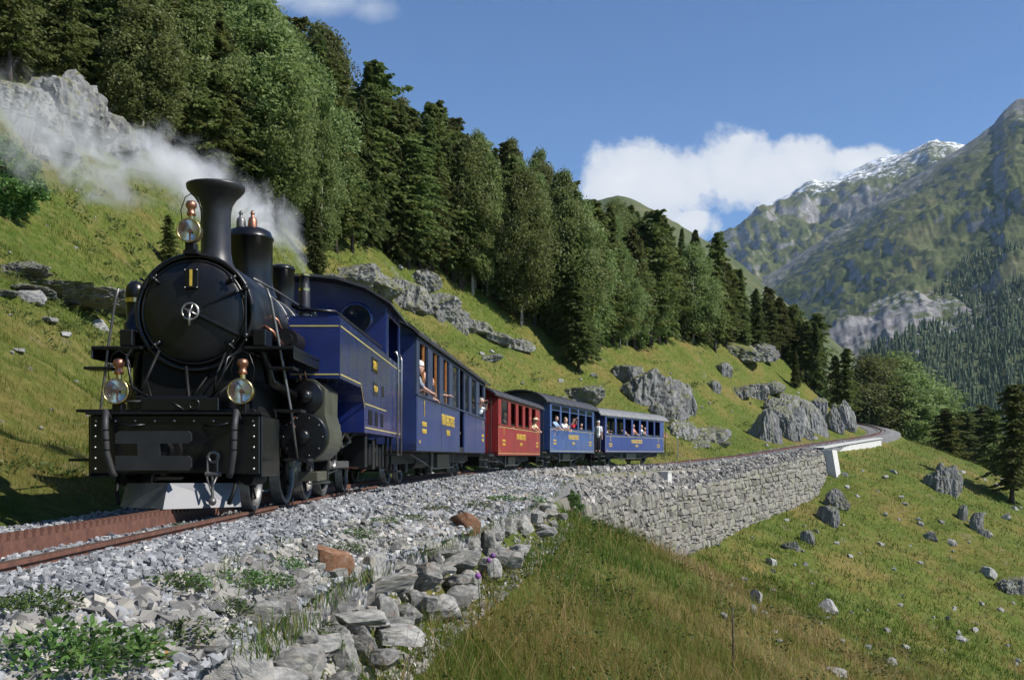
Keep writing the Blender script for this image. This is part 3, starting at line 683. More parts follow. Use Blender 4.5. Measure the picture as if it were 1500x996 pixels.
PB = [(850,500),(1000,470),(1050,452),(1075,440),(1100,426),(1140,402),(1180,376),(1220,348),(1260,318),(1300,290),(1340,264),(1380,240),(1405,222),(1430,203),(1455,186),(1470,168),(1488,155),(1500,150),(1530,128),(1600,90),(1900,-40)]
PC = [(640,400),(780,330),(850,305),(905,290),(930,293),(960,307),(990,325),(1020,345),(1060,372),(1120,420),(1250,520)]
rA = Range(PA, 1500, 4300, 60, 880, 1800, 400, 150, 150, 1, 1.1, gul=45)
rB = Range(PB, 700, 2600, -60, 900, 1850, 500, 240, 55, 2, 1.12, gul=17)
rC = Range(PC, 420, 1250, -20, 560, 1250, 160, 80, 18, 3, 1.0)
def mountain_mat(name, snow=False, rock=0.5, scree=None, bare=0.0, sc_=1.0):
    m, t, b = base_mat(name); tc = t.nodes.new('ShaderNodeTexCoord'); P = tc.outputs['Object']
    geo = t.nodes.new('ShaderNodeNewGeometry'); sp = N(t, 'ShaderNodeSeparateXYZ'); t.links.new(geo.outputs['Normal'], sp.inputs[0]); pz = N(t, 'ShaderNodeSeparateXYZ'); t.links.new(P, pz.inputs[0])
    k = 0.004*sc_
    grass = ramp(t, noise_(t, P, k*1.6, 10, 0.65), [(0.32,(0.056,0.078,0.034)),(0.5,(0.095,0.110,0.050)),(0.68,(0.145,0.140,0.075))])
    shrub = math_(t, 'MULTIPLY', math_(t, 'SUBTRACT', noise_(t, P, k*6.0, 12, 0.75), 0.53), 8.0, True)
    low = math_(t, 'MULTIPLY', math_(t, 'SUBTRACT', bare+330.0, pz.outputs[2]), 0.006, True)
    col = mixc(t, math_(t, 'MULTIPLY', shrub, low), grass, (0.028,0.045,0.024))
    rk = ramp(t, noise_(t, P, k*9, 9, 0.7), [(0.3,(0.10,0.10,0.105)),(0.5,(0.21,0.205,0.205)),(0.7,(0.36,0.35,0.34))])
    f = math_(t, 'MULTIPLY', math_(t, 'SUBTRACT', math_(t, 'ADD', math_(t, 'MULTIPLY', math_(t, 'SUBTRACT', 0.80, sp.outputs[2]), 1.6), noise_(t, P, k*6.5, 12, 0.78)), 1.02-rock), 6.0, True)
    col = mixc(t, f, col, rk)
    ar_ = N(t, 'ShaderNodeAttribute'); ar_.attribute_name = 'rise'
    ft = math_(t, 'MULTIPLY', math_(t, 'ADD', math_(t, 'MULTIPLY', math_(t, 'SUBTRACT', ar_.outputs['Fac'], 0.86), 4.0), math_(t, 'MULTIPLY', math_(t, 'SUBTRACT', noise_(t, P, k*8, 12, 0.78), 0.5), 4.0)), 1.6, True)
    if rock > 0.3: col = mixc(t, ft, col, rk)
    if scree:
        (sx, sy, sz, rr) = scree
        dv = N(t, 'ShaderNodeVectorMath', op='DISTANCE'); t.links.new(P, dv.inputs[0]); dv.inputs[1].default_value = (sx, sy, sz)
        f2 = math_(t, 'MULTIPLY', math_(t, 'SUBTRACT', math_(t, 'ADD', math_(t, 'SUBTRACT', 1.0, math_(t, 'DIVIDE', dv.outputs['Value'], rr)), math_(t, 'MULTIPLY', math_(t, 'SUBTRACT', noise_(t, P, k*9, 12, 0.78), 0.5), 4.2)), 0.35), 5.0, True)
        col = mixc(t, f2, col, rk)
    if snow:
        at_ = N(t, 'ShaderNodeAttribute'); at_.attribute_name = 'rise'
        f3 = math_(t, 'ADD', math_(t, 'MULTIPLY', math_(t, 'SUBTRACT', noise_(t, P, k*7.5, 11, 0.75), 0.53), 13.0), math_(t, 'MULTIPLY', math_(t, 'SUBTRACT', at_.outputs['Fac'], 0.86), 9.0), True)
        col = mixc(t, f3, col, (0.82,0.84,0.88))
    t.links.new(col, b.inputs['Base Color']); b.inputs['Roughness'].default_value = 0.95; b.inputs['Specular IOR Level'].default_value = 0.1
    bp = N(t, 'ShaderNodeBump', ins={'Strength': 0.7, 'Distance': 7.0/sc_}); t.links.new(noise_(t, P, k*10, 11, 0.72), bp.inputs['Height']); t.links.new(bp.outputs[0], b.inputs['Normal'])
mountain_mat('snow_range', True, 0.50, bare=200)
sp_ = rB.pt(1255, 0.33)
mountain_mat('near_range', False, 0.42, scree=(float(sp_[0]), float(sp_[1]), float(sp_[2]), 230.0), bare=60)
mountain_mat('grass_dome', False, 0.12, sc_=2.0)
for r_, nm, mt in ((rA, 'snowy_mountain', 'snow_range'), (rB, 'mountain', 'near_range'), (rC, 'hill', 'grass_dome')):
    o = link(nm, np_mesh(nm, r_.V.reshape(-1, 3), r_.Fc, mt, True, {'rise': r_.T_})); o['kind'] = 'structure'
# conifers on the far mountain side: one mass
def far_forest(n):
    px = rng.uniform(1040, 1700, n*4); t = rng.uniform(0.0, 0.62, n*4); P = rB.pt(px, t)
    py = HY-(P[:, 2]-EYE)/P[:, 1]*F
    nz_ = fbm(P[:, 0]*0.006+3, P[:, 1]*0.006, oct=4)
    line = np.interp(px, [1040,1150,1250,1330,1400,1450,1500,1800], [460,480,535,470,415,385,350,180])
    want = (py-line)/110.0 + nz_*1.5
    hole = ((px-1255)/85.0)**2+((py-455)/70.0)**2
    want = np.where(hole < 1, want-1.2*(1-hole), want)
    keep = (want > 0.22+0.10*rng.random(len(px))) & (py > 300)
    P = P[keep][:n]; h = rng.uniform(5, 17, len(P))*rng.uniform(0.6, 1.1, len(P)); n = len(P)
    k = 6; V = []; Fs = []; o = 0
    ang = np.arange(k)*2*np.pi/k
    ring = []
    rows = [(0.10,0.20),(0.42,0.14),(0.40,0.20*0.75),(0.72,0.07),(0.70,0.10)]
    Vt = np.zeros((n, 2*k+2, 3))
    a = ang[None]+rng.uniform(0, 6, (n, 1)); jit = rng.uniform(0.7, 1.25, (n, k)); r1 = h[:, None]*0.19*jit; r2 = h[:, None]*0.12*rng.uniform(0.7, 1.25, (n, k))
    Vt[:, :k, 0] = np.cos(a)*r1; Vt[:, :k, 1] = np.sin(a)*r1; Vt[:, :k, 2] = h[:, None]*rng.uniform(0.02, 0.14, (n, k))
    Vt[:, k:2*k, 0] = np.cos(a+0.5)*r2; Vt[:, k:2*k, 1] = np.sin(a+0.5)*r2; Vt[:, k:2*k, 2] = h[:, None]*rng.uniform(0.34, 0.46, (n, k))
    Vt[:, 2*k, 2] = h*0.62; Vt[:, 2*k+1, 2] = h
    fs = [(i, (i+1) % k, 2*k) for i in range(k)]+[(k+i, k+(i+1) % k, 2*k+1) for i in range(k)]
    Vt += P[:, None, :]-np.array([0, 0, 0.8])
    F_ = np.array(fs)[None]+(np.arange(n)*(2*k+2))[:, None, None]
    me = np_mesh('far_forest', Vt.reshape(-1, 3), F_.reshape(-1, 3), 'far_trees', False, {'tint': np.repeat(rng.random(n), 2*k+2)})
    o = link('far_forest', me); o['kind'] = 'stuff'; o['label'] = 'dark conifer forest covering the far mountain side'
far_forest(12000)
# ================================================================ rocks in the meadow
RG = {'schist': ('weathered grey schist outcrop rising from the of the steep meadow', 'rock outcrop', 'schist outcrops in the meadow'),
      'boulder': ('loose pale grey boulder lying in the grass of the slope', 'boulder', 'loose boulders on the slopes')}
def place_rock(px, py, wpx, hpx, kind, sink=0.36, seed=None):
    p = hit(px, py)
    if p is None: return
    s_ = p.y/F; w_, h_ = wpx*s_*(0.68 if kind == 'schist' else 0.55), hpx*s_*0.62
    ty_, d_ = near_track(np.array([p.x]), np.array([p.y])); d_ = float(d_[0]); ty_ = float(ty_[0])
    if d_ > -1.2 and d_ < float(E(ty_))+0.5+w_: return          # never on the track, the bank or the wall
    need = 2.5+0.95*w_
    if d_ < 0 and -d_ < need:
        q_ = trk(ty_, -need); p = Vector((float(q_[0]), float(q_[1]), gz(float(q_[0]), float(q_[1]))))
    lib = SCHIST if kind == 'schist' else BOULD
    o = link('rock_outcrop' if kind == 'schist' else 'boulder', random.choice(lib))
    o.scale = (w_, w_*random.uniform(0.7, 1.0), h_); o.location = p+Vector((0, w_*0.25, h_*(1-2*sink)*0.6)); o.rotation_euler = (random.uniform(-0.15, 0.15), random.uniform(-0.2, 0.2), random.uniform(0, 6.28) if kind == 'boulder' else random.uniform(-0.5, 0.5)+random.choice([0, 3.14]))
    l, c, g = RG[kind]
    zn = 'of the steep left hillside above the locomotive' if px < 300 else ('of the bank above the first coaches' if px < 780 and py < 640 else ('of the knoll above the last coaches' if py < 665 else 'below the retaining wall'))
    tag(o, l.replace('of the steep meadow', 'meadow ' + zn).replace('of the slope', zn), c, g + ' ' + zn); return o
for a in [(25,170,90,80),(85,185,90,110),(145,205,80,75),(60,215,70,50),(180,215,40,40),(115,140,60,60),(60,428,120,24),(125,445,95,22),(20,402,60,22),(165,455,50,14),
          (510,412,60,34),(550,425,60,44),(590,440,60,55),(632,455,55,46),(615,418,45,30),(660,470,40,30),(690,482,46,24),(722,498,40,22),(755,510,36,18),(715,527,30,14),(535,402,40,24),
          (850,585,52,34),(915,562,34,50),(945,592,52,78),(975,596,50,72),(1004,600,34,62),(930,575,30,50),(1060,548,22,24),(1045,572,20,22),(1085,580,30,22),(1108,582,26,36),(1125,575,36,22),(1000,640,36,34),(1035,645,56,30),(990,625,24,30),(960,610,20,24),
          (1145,655,34,66),(1165,645,36,60),(1185,648,50,70),(1215,645,30,64),(1245,632,26,56),(1256,612,30,60),(1238,640,20,50),(1140,610,30,40),(1155,595,36,30),(1080,518,70,26),(1110,522,40,26),(1200,610,26,40),
          (1196,735,34,50),(1214,768,24,50),(1228,745,26,40),(1184,795,14,34),(1158,802,18,16),(1388,722,32,60),(1366,712,20,30),(1432,778,13,46),(1410,762,12,34),(1442,786,14,20),(1482,868,40,40),(1300,628,34,26),(1330,632,30,30),(1315,640,26,20)]:
    place_rock(*a, 'schist')
    if a[2] > 40:
        for q_ in range(3): place_rock(a[0]+random.uniform(-0.6, 0.6)*a[2], a[1]+random.uniform(-0.05, 0.3)*a[3], a[2]*random.uniform(0.25, 0.5), a[3]*random.uniform(0.25, 0.6), 'schist')
for a in [(35,440,48,30),(70,470,34,12),(146,482,32,20),(95,495,26,9),(205,460,20,12),(25,515,30,10),(160,540,24,8),(1212,895,36,24),(1447,845,26,20),(1108,882,22,30),(1103,900,14,22),(1300,972,30,16),(1228,988,42,16),(1090,850,12,9),(1130,828,20,18),(1060,905,16,12),(1310,693,14,8),(1475,760,16,14),(1365,790,20,14),(1395,800,18,12),(870,552,14,8),(820,560,12,7),(705,520,12,6),(1160,640,14,9),(1185,660,10,6),(585,395,14,10),(1325,950,20,8),(1405,940,20,9),(1290,800,16,10),(1350,770,14,9)]:
    place_rock(*a, 'boulder')
for i in range(150):
    z_ = random.random()
    if z_ < 0.55: px, py = random.uniform(980, 1500), random.uniform(690, 985)
    elif z_ < 0.72: px, py = random.uniform(0, 180), random.uniform(260, 640)
    elif z_ < 0.87: px, py = random.uniform(960, 1240), random.uniform(540, 660)
    else: px, py = random.uniform(600, 880), random.uniform(440, 570)
    s_ = random.uniform(4, 11)*(0.7 if py < 660 else 1.0); place_rock(px, py, s_*1.3, s_*0.8, 'boulder')

# ================================================================ trees
def quad_cloud(c, ax, up, L_, W_):
    """leaf sprays: centres c, long axis ax, second axis up (n,3), half sizes"""
    a = ax*L_[:, None]; b = up*W_[:, None]
    V = np.stack([c-a*0.5-b*0.35, c+a*0.1-b, c+a, c+a*0.1+b], 1); return V
def unit(v): return v/np.maximum(np.linalg.norm(v, axis=-1, keepdims=True), 1e-9)
def conifer(seed, H=18.0, Rm=3.2, z0=0.10, pw=0.85, nbr=330, nsp=30, droop=0.35, size=0.42, irregular=0.25):
    r_ = np.random.default_rng(seed)
    zf = z0+(1-z0)*(np.arange(nbr)+r_.random(nbr))/nbr; zf = zf**0.92
    L_ = Rm*np.clip(1-(zf-z0)/(1-z0), 0.03, 1)**pw*r_.uniform(1-irregular*1.6, 1+irregular*0.6, nbr); L_ *= 0.55+0.45*sstep(z0, z0+0.18, zf)
    az = np.arange(nbr)*2.399+r_.normal(0, 0.35, nbr)
    L_ *= 1+0.22*np.sin(az*1+seed)*(1-zf)
    n = nbr*nsp; bi = np.repeat(np.arange(nbr), nsp); t = r_.random(n)**0.7
    rise = np.where(zf > 0.75, 0.35, 0.05)[bi]
    dirx = np.stack([np.cos(az), np.sin(az), np.zeros(nbr)], 1)[bi]; side = np.stack([-np.sin(az), np.cos(az), np.zeros(nbr)], 1)[bi]
    Lb = L_[bi]; lat = r_.normal(0, 1, n)*0.20*Lb*(1-0.6*t)
    zz = zf[bi]*H + Lb*(rise*t-droop*t*t) - np.abs(lat)*0.25 - r_.random(n)*0.25
    c = dirx*(Lb*t)[:, None]+side*lat[:, None]; c[:, 2] = zz
    ax = unit(dirx+side*np.sign(lat)[:, None]*r_.uniform(0.2, 0.9, n)[:, None]+np.stack([0*t, 0*t, -0.25-0.6*r_.random(n)], 1)+r_.normal(0, 0.25, (n, 3)))
    up = unit(np.cross(ax, r_.normal(0, 1, (n, 3))))
    V = quad_cloud(c, ax, up, size*r_.uniform(0.6, 1.25, n), size*0.33*r_.uniform(0.7, 1.3, n))
    tint = np.clip(0.5+0.35*r_.normal(size=nbr)[bi]*0.6+0.22*r_.normal(size=n), 0, 1)
    return V, tint
def broadleaf(seed, H=14.0, Rm=2.6, nl=110, nsp=85, size=0.24, z0=0.12):
    r_ = np.random.default_rng(seed)
    zf = z0+(1-z0)*r_.random(nl)**0.85; prof = np.sin(np.pi*np.clip((zf-z0)/(1-z0)*0.86+0.12, 0, 1))**0.8
    az = r_.uniform(0, 6.28, nl); rad = Rm*prof*np.sqrt(r_.uniform(0.12, 1, nl))
    cc = np.stack([np.cos(az)*rad, np.sin(az)*rad, zf*H], 1); cr = r_.uniform(0.45, 0.95, nl)*Rm/2.6
    n = nl*nsp; bi = np.repeat(np.arange(nl), nsp); off = unit(r_.normal(size=(n, 3)))*(r_.random(n)**0.45)[:, None]*cr[bi][:, None]*[1, 1, 1.15]
    c = cc[bi]+off; ax = unit(r_.normal(size=(n, 3))+[0, 0, -0.5]); up = unit(np.cross(ax, r_.normal(size=(n, 3))))
    V = quad_cloud(c, ax, up, size*r_.uniform(0.6, 1.2, n), size*0.5*r_.uniform(0.7, 1.2, n))
    return V, np.clip(0.5+0.2*r_.normal(size=nl)[bi]+0.2*r_.normal(size=n), 0, 1)
def leaf_mesh(name, V, tint, material):
    n = len(V); return np_mesh(name, V.reshape(-1, 3), np.arange(n*4).reshape(n, 4), material, False, {'tint': np.repeat(tint, 4)})
def trunk_mesh(H, r0, material, seed, limbs=14, Rl=1.6, z0=0.15, lean=0.02):
    r_ = random.Random(seed); mb = MB(); pts = []; k = 9
    for i in range(k+1): f = i/k; pts.append((math.sin(f*3+seed)*lean*H*0.4*f, math.cos(f*2.3+seed)*lean*H*0.4*f, f*H*0.97-0.4*(i == 0)))
    mb.tube(pts, [r0*(1.25 if i == 0 else 1)*(1-0.93*(i/k)) for i in range(k+1)], 8)
    for j in range(limbs):
        f = z0+(0.9-z0)*(j+r_.random())/limbs; a = r_.uniform(0, 6.28); L_ = Rl*(1-f*0.8)*r_.uniform(0.6, 1.2); i = min(int(f*k), k-1); b_ = Vector(pts[i]).lerp(Vector(pts[i+1]), f*k-i); b_.z = f*H*0.97
        mb.tube([b_, b_+Vector((math.cos(a)*L_*0.5, math.sin(a)*L_*0.5, 0.05*L_)), b_+Vector((math.cos(a)*L_, math.sin(a)*L_, -0.05*L_))], [r0*0.22*(1-f*0.7), r0*0.13*(1-f*0.7), 0.008], 5)
    me_o = mb.build('trunk', material); me = me_o.data; bpy.data.objects.remove(me_o); return me
PROTO = {'spruce': [], 'larch': [], 'birch': [], 'bush': []}
for k in range(4):
    PROTO['spruce'].append((18.0, leaf_mesh('spruce_crown', *conifer(10+k, 18, (2.9,3.3,2.6,3.8)[k], (0.04,0.08,0.12,0.05)[k], (0.85,0.7,0.62,0.75)[k], (300,240,270,330)[k], (34,40,36,34)[k], (0.45,0.55,0.35,0.5)[k], 0.44, (0.3,0.5,0.45,0.4)[k]), 'needles_spruce'), trunk_mesh(18, 0.24, 'bark', k, 16, 1.4, 0.05)))
    PROTO['larch'].append((18.0, leaf_mesh('larch_crown', *conifer(30+k, 18, (3.6,4.4,4.0,3.4)[k], (0.10,0.16,0.22,0.12)[k], (0.5,0.42,0.55,0.38)[k], (190,170,200,160)[k], (52,58,50,58)[k], (0.2,0.12,0.25,0.3)[k], 0.40, (0.5,0.6,0.55,0.65)[k]), 'needles_larch'), trunk_mesh(18, 0.27, 'bark', 20+k, 22, 2.0, 0.10)))
for k in range(3):
    PROTO['birch'].append((14.0, leaf_mesh('birch_crown', *broadleaf(50+k, 14, 2.6+0.5*k, 130, 120, 0.19), 'leaves_birch'), trunk_mesh(14, 0.14, 'bark_pale', 40+k, 14, 1.3, 0.2, 0.03)))
    PROTO['bush'].append((3.0, leaf_mesh('bush_crown', *broadleaf(70+k, 3.0, 1.3, 60, 150, 0.09, 0.0), 'leaves_bush'), trunk_mesh(3.0, 0.05, 'bark', 60+k, 8, 0.8, 0.1, 0.05)))
TL = {'spruce': ('tall dark green spruce in the hillside forest above the train', 'spruce tree', 'spruces of the hillside forest'),
      'larch': ('feathery olive green larch in the hillside forest above the train', 'larch tree', 'larches of the hillside forest'),
      'birch': ('pale green birch with thin light trunk at the forest edge above the train', 'birch tree', 'birches at the forest edge'),
      'bush': ('low leafy green bush growing on the rocky slope', 'bush', 'bushes on the slopes')}
def plant(kind, loc, h, label=None, cat=None, group=True, wide=1.0):
    H, cm, tm = random.choice(PROTO[kind]); s_ = h/H
    l, c_, g = TL[kind]
    t_ = thing(kind+('_tree' if kind != 'bush' else ''), label or l, cat or c_, loc, random.uniform(0, 6.28), g if group and not label else None)
    t_.scale = (s_*wide*random.uniform(0.8, 1.25), s_*wide*random.uniform(0.8, 1.25), s_); t_.rotation_euler[0] = random.uniform(-0.05, 0.05); t_.rotation_euler[1] = random.uniform(-0.05, 0.05)
    link('crown', cm, t_); link('trunk', tm, t_); return t_
def tree_px(px, base, top, kind, label=None, wide=1.0, y0=3.0):
    p = hit(px, base, y0)
    if p is None: return
    return plant(kind, p-Vector((0, 0, 0.15)), (base-top)/F*p.y, label, wide=wide)
# lone trees with their own look
tree_px(1047, 516, 338, 'larch', 'lone larch with a bare dark trunk standing on top of the rocky knoll')
tree_px(1166, 568, 512, 'spruce', 'small thin young spruce standing alone on the slope of the knoll')
tree_px(848, 548, 395, 'spruce', 'dark low branched spruce reaching the ground in the hollow above the red coach', wide=1.35)
tree_px(1482, 738, 562, 'larch', 'big larch with a visible trunk on the grass shelf beyond the right slope', wide=1.25)
tree_px(248, 396, 312, 'larch', 'small dark larch on the grass slope behind the chimney', wide=1.2)
tree_px(462, 402, 285, 'spruce', 'narrow dark spruce standing right behind the white steam', wide=0.9)
tree_px(4, 312, 205, 'bush', 'round leafy shrub on the grass slope left of the rock face', wide=1.1)
tree_px(838, 752, 716, 'bush', 'bright green bush growing out of the rubble at the top end of the stone wall')
for a in [(1200,575,452,'larch'),(1232,590,478,'spruce'),(1180,560,470,'larch'),(1215,585,500,'larch'),(1250,600,520,'larch')]: tree_px(*a)
# trees beyond the far bend and on the lower shelf
def far_tree(px, y, base, top, kind, wide=1.2):
    x = (px-CX)/F*y; z = gz(x, y); zt_ = EYE-(top-HY)/F*y; zb_ = EYE-(base-HY)/F*y
    o = plant(kind, Vector((x, y, min(z, zb_)-0.2)), max(zt_-min(z, zb_), 3), wide=wide)
    l = {'birch': 'bushy olive green tree standing beyond the far bend of the track', 'larch': 'dark larch on the low ground to the right beyond the grass slope'}[kind]
    o['label'] = l; o['group'] = 'trees beyond the bend' if kind == 'birch' else 'larches on the low ground'
for i, (px, top) in enumerate([(1272,528),(1290,532),(1308,528),(1325,548),(1342,556),(1358,575),(1335,590),(1368,598),(1300,560)]): far_tree(px, 196+(i % 3)*10, 650, top, 'birch', 1.7)
for i, (px, top) in enumerate([(1392,596),(1412,600),(1440,592),(1458,600),(1500,560),(1540,570)]): far_tree(px, 165+(i % 3)*12, 712, top, 'larch', 1.5)
# forest
SKY = ([0,340,380,440,500,560,600,650,700,750,800,850,900,960,1010,1050,1100,1150,1200,1250], [-160,-60,-10,15,55,92,140,142,195,205,238,262,285,308,328,342,395,438,452,515])
EDGE_L = ([0,60,120,190,260,330,400,450,500,560,600,650,690,740,800,850,900,980,1045,1110,1180,1240], [95,90,120,205,255,300,345,390,375,385,395,410,430,465,505,535,518,508,512,518,545,575])
def forest(n, lo, hi, front):
    k = 0; tries = 0
    while k < n and tries < n*12:
        tries += 1
        px = random.uniform(lo, hi); pe = float(np.interp(px, *EDGE_L)); p = None; pq = pe+random.uniform(-4, 3)
        while p is None and pq < pe+160: p = hit(px, pq); pq += 14
        if p is None: continue
        y = p.y+(random.uniform(0, 4) if front else random.uniform(3, 48)); x = (px-CX)/F*y; z = gz(x, y)
        hmax = (HY-float(np.interp(px, *SKY)))/F*y+EYE-z
        if hmax < 6: continue
        h = hmax*random.uniform(0.72, 1.0) if hmax < 25 else random.uniform(15, 24)
        if front: h = min(h, random.uniform(9, 19))
        b_ = 0.05
        if 320 < px < 490: b_ = 0.52
        elif 690 < px < 930: b_ = 0.55 if front else 0.35
        elif 100 < px < 320: b_ = 0.34
        r0 = random.random(); kind = 'birch' if r0 < b_ and h < 17 else ('spruce' if r0 < b_+(1-b_)*0.40 else 'larch')
        o_ = plant(kind, Vector((x, y, z-0.2)), h); k += 1
        zn = 'above the grey cliff' if px < 250 else ('behind the steam and chimney' if px < 480 else ('above the grey rock band' if px < 700 else ('above the hollow behind the coaches' if px < 950 else 'behind the rocky knoll')))
        ad = {'spruce': 'dark green spruce', 'larch': 'feathery olive green larch', 'birch': 'pale green birch with light trunk'}[kind]; wh_ = 'at the forest edge' if front else 'deeper in the forest'
        o_['label'] = ad+' '+wh_+' '+zn; o_['group'] = kind+' trees '+wh_+' '+zn
forest(105, 0, 1240, True); forest(190, -60, 1210, False); forest(26, 600, 960, True); forest(24, -380, -20, False)

# ================================================================ grass and weeds
def grass(name, n, ya, yb, xlo, xhi, hmin, hmax, width, mask, seed, far=False):
    r_ = np.random.default_rng(seed)
    y = ya*(yb/ya)**r_.random(n); x = (xlo+(xhi-xlo)*r_.random(n))*y
    ty, d = near_track(x, y); dens, dry, z = mask(x, y, ty, d)
    keep = r_.random(n) < dens; x, y, dry, z = x[keep], y[keep], dry[keep], z[keep]; n = len(x)
    if n == 0: return
    sc_ = np.clip(y/18.0, 0.7, 4.0)
    h = r_.uniform(hmin, hmax, n)*np.clip(sc_**0.45, 1, 2.0)*(0.6+0.8*r_.random(n)); wd = width*sc_*r_.uniform(0.7, 1.4, n)
    a = r_.uniform(0, 6.28, n); ca, sa = np.cos(a), np.sin(a); bend = h*r_.uniform(0.15, 0.75, n); la = r_.uniform(0, 6.28, n)
    lx, ly = np.cos(la)*bend, np.sin(la)*bend
    b0 = np.stack([x, y, z-0.03], 1); w_ = np.stack([ca*wd, sa*wd, 0*wd], 1)
    mid = b0+np.stack([lx*0.35, ly*0.35, h*0.6], 1); tip = b0+np.stack([lx, ly, h*(1-0.25*r_.random(n))], 1)
    tint = np.clip(dry+0.20*r_.normal(size=n), 0, 1)
    if far:
        g = link(name, np_mesh(name, np.stack([b0-w_*1.3, b0+w_*1.3, tip], 1).reshape(-1, 3), np.arange(n*3).reshape(n, 3), 'grass_blade', False, {'tint': np.repeat(tint, 3)})); g['kind'] = 'stuff'; return g
    V = np.stack([b0-w_, b0+w_, mid-w_*0.7, mid+w_*0.7, tip], 1).reshape(-1, 3)
    o = (np.arange(n)*5)[:, None]; Fc = np.concatenate([o+[0, 1, 3], o+[0, 3, 2], o+[2, 3, 4]])
    g = link(name, np_mesh(name, V, Fc, 'grass_blade', False, {'tint': np.repeat(tint, 5)})); g['kind'] = 'stuff'; return g
def m_right(x, y, ty, d):
    q = d-E(ty); dn = np.where((q > 0.22) & ~((ty > 45) & (ty < 106) & (q < 0.5)), 1.0, 0.0)
    nf = fbm(x*0.35, y*0.35, oct=4); dry = 0.30+0.95*nf+0.40*sstep(1.2, 5, q)*sstep(45, 16, y)-0.12*sstep(3.0, 0.4, q)
    dn = dn*(0.35+0.65*sstep(-0.45, 0.15, fbm(x*0.8+9, y*0.8, oct=3))); return dn, dry, T(x, y)
def m_left(x, y, ty, d):
    dn = np.where(-d > 2.35, 1.0, 0.0)*(0.3+0.7*sstep(-0.4, 0.2, fbm(x*0.6+4, y*0.6, oct=3))); dry = 0.27+0.95*fbm(x*0.28+30, y*0.28, oct=4); return dn, dry, T(x, y)
def m_shoulder(x, y, ty, d):
    nf = fbm(x*0.9+60, y*0.55, oct=3); e = E(ty)
    dn = np.where((d > 1.45) & (d < e+0.3), sstep(-0.08, 0.22, nf+0.15*sstep(8, 14, y)), 0.0)*np.where((ty > 46) & (d > 2.2), 0.25, 1.0); return dn, 0.28+0.3*nf, tz(ty)+bed_z(ty, np.minimum(d, e-0.03))
grass('meadow_grass', 230000, 5.0, 70, -0.32, 0.62, 0.12, 0.36, 0.0045, m_right, 1)
grass('meadow_grass', 60000, 50, 150, 0.05, 0.60, 0.14, 0.30, 0.007, m_right, 2, True)
grass('hillside_grass', 130000, 8.5, 85, -0.60, -0.15, 0.07, 0.20, 0.0045, m_left, 3)
grass('hillside_grass', 110000, 45, 140, -0.25, 0.36, 0.08, 0.18, 0.0045, m_left, 4, True)
grass('shoulder_grass', 60000, 3.4, 60, -0.55, 0.25, 0.05, 0.16, 0.004, m_shoulder, 5)
def herbs(name, n, seed):
    r_ = np.random.default_rng(seed); ncl = n//14
    y = 5.2*(60/5.2)**r_.random(ncl); x = r_.uniform(-0.3, 0.6, ncl)*y; ty, d = near_track(x, y); q = d-E(ty); ok = (q > 0.3) & ~((ty > 44) & (q < 1.2)) & (fbm(x*0.7+20, y*0.7, oct=3) > 0.0)
    x, y = x[ok], y[ok]; z = T(x, y); m_ = len(x); bi = np.repeat(np.arange(m_), 14); k_ = len(bi); s_ = np.clip(y/14, 0.8, 3)[bi]
    a = r_.uniform(0, 6.28, k_); rad = r_.uniform(0.02, 0.14, k_)*s_**0.7
    c = np.stack([x[bi]+np.cos(a)*rad, y[bi]+np.sin(a)*rad, z[bi]+r_.uniform(0.03, 0.26, k_)], 1); ax = unit(np.stack([np.cos(a), np.sin(a), r_.uniform(-0.1, 0.9, k_)], 1)); up = unit(np.cross(ax, r_.normal(size=(k_, 3))))
    g = link(name, leaf_mesh(name, quad_cloud(c, ax, up, r_.uniform(0.02, 0.055, k_)*s_, r_.uniform(0.006, 0.02, k_)*s_), r_.random(k_), 'leaves_bush')); g['kind'] = 'stuff'
herbs('meadow_herbs', 42000, 8)
def dwarf_shrubs(name, ncl, seed):
    r_ = np.random.default_rng(seed); y = 10*(130/10)**r_.random(ncl); x = r_.uniform(-0.58, 0.34, ncl)*y; ty, d = near_track(x, y); ok = (d < -3.2) & (fbm(x*0.22+50, y*0.22, oct=3) > 0.08); x, y = x[ok], y[ok]; z = T(x, y)
    bi = np.repeat(np.arange(len(x)), 16); k_ = len(bi); s_ = np.clip(y/25, 0.7, 2.6)[bi]; a = r_.uniform(0, 6.28, k_); rad = r_.uniform(0.02, 0.24, k_)*s_
    c = np.stack([x[bi]+np.cos(a)*rad, y[bi]+np.sin(a)*rad, z[bi]+r_.uniform(0.02, 0.16, k_)*s_], 1); ax = unit(np.stack([np.cos(a), np.sin(a), r_.uniform(0.0, 1.2, k_)], 1)); up = unit(np.cross(ax, r_.normal(size=(k_, 3))))
    g = link(name, leaf_mesh(name, quad_cloud(c, ax, up, r_.uniform(0.04, 0.10, k_)*s_, r_.uniform(0.015, 0.04, k_)*s_), r_.random(k_), 'needles_larch')); g['kind'] = 'stuff'
dwarf_shrubs('hillside_shrubs', 5000, 18)
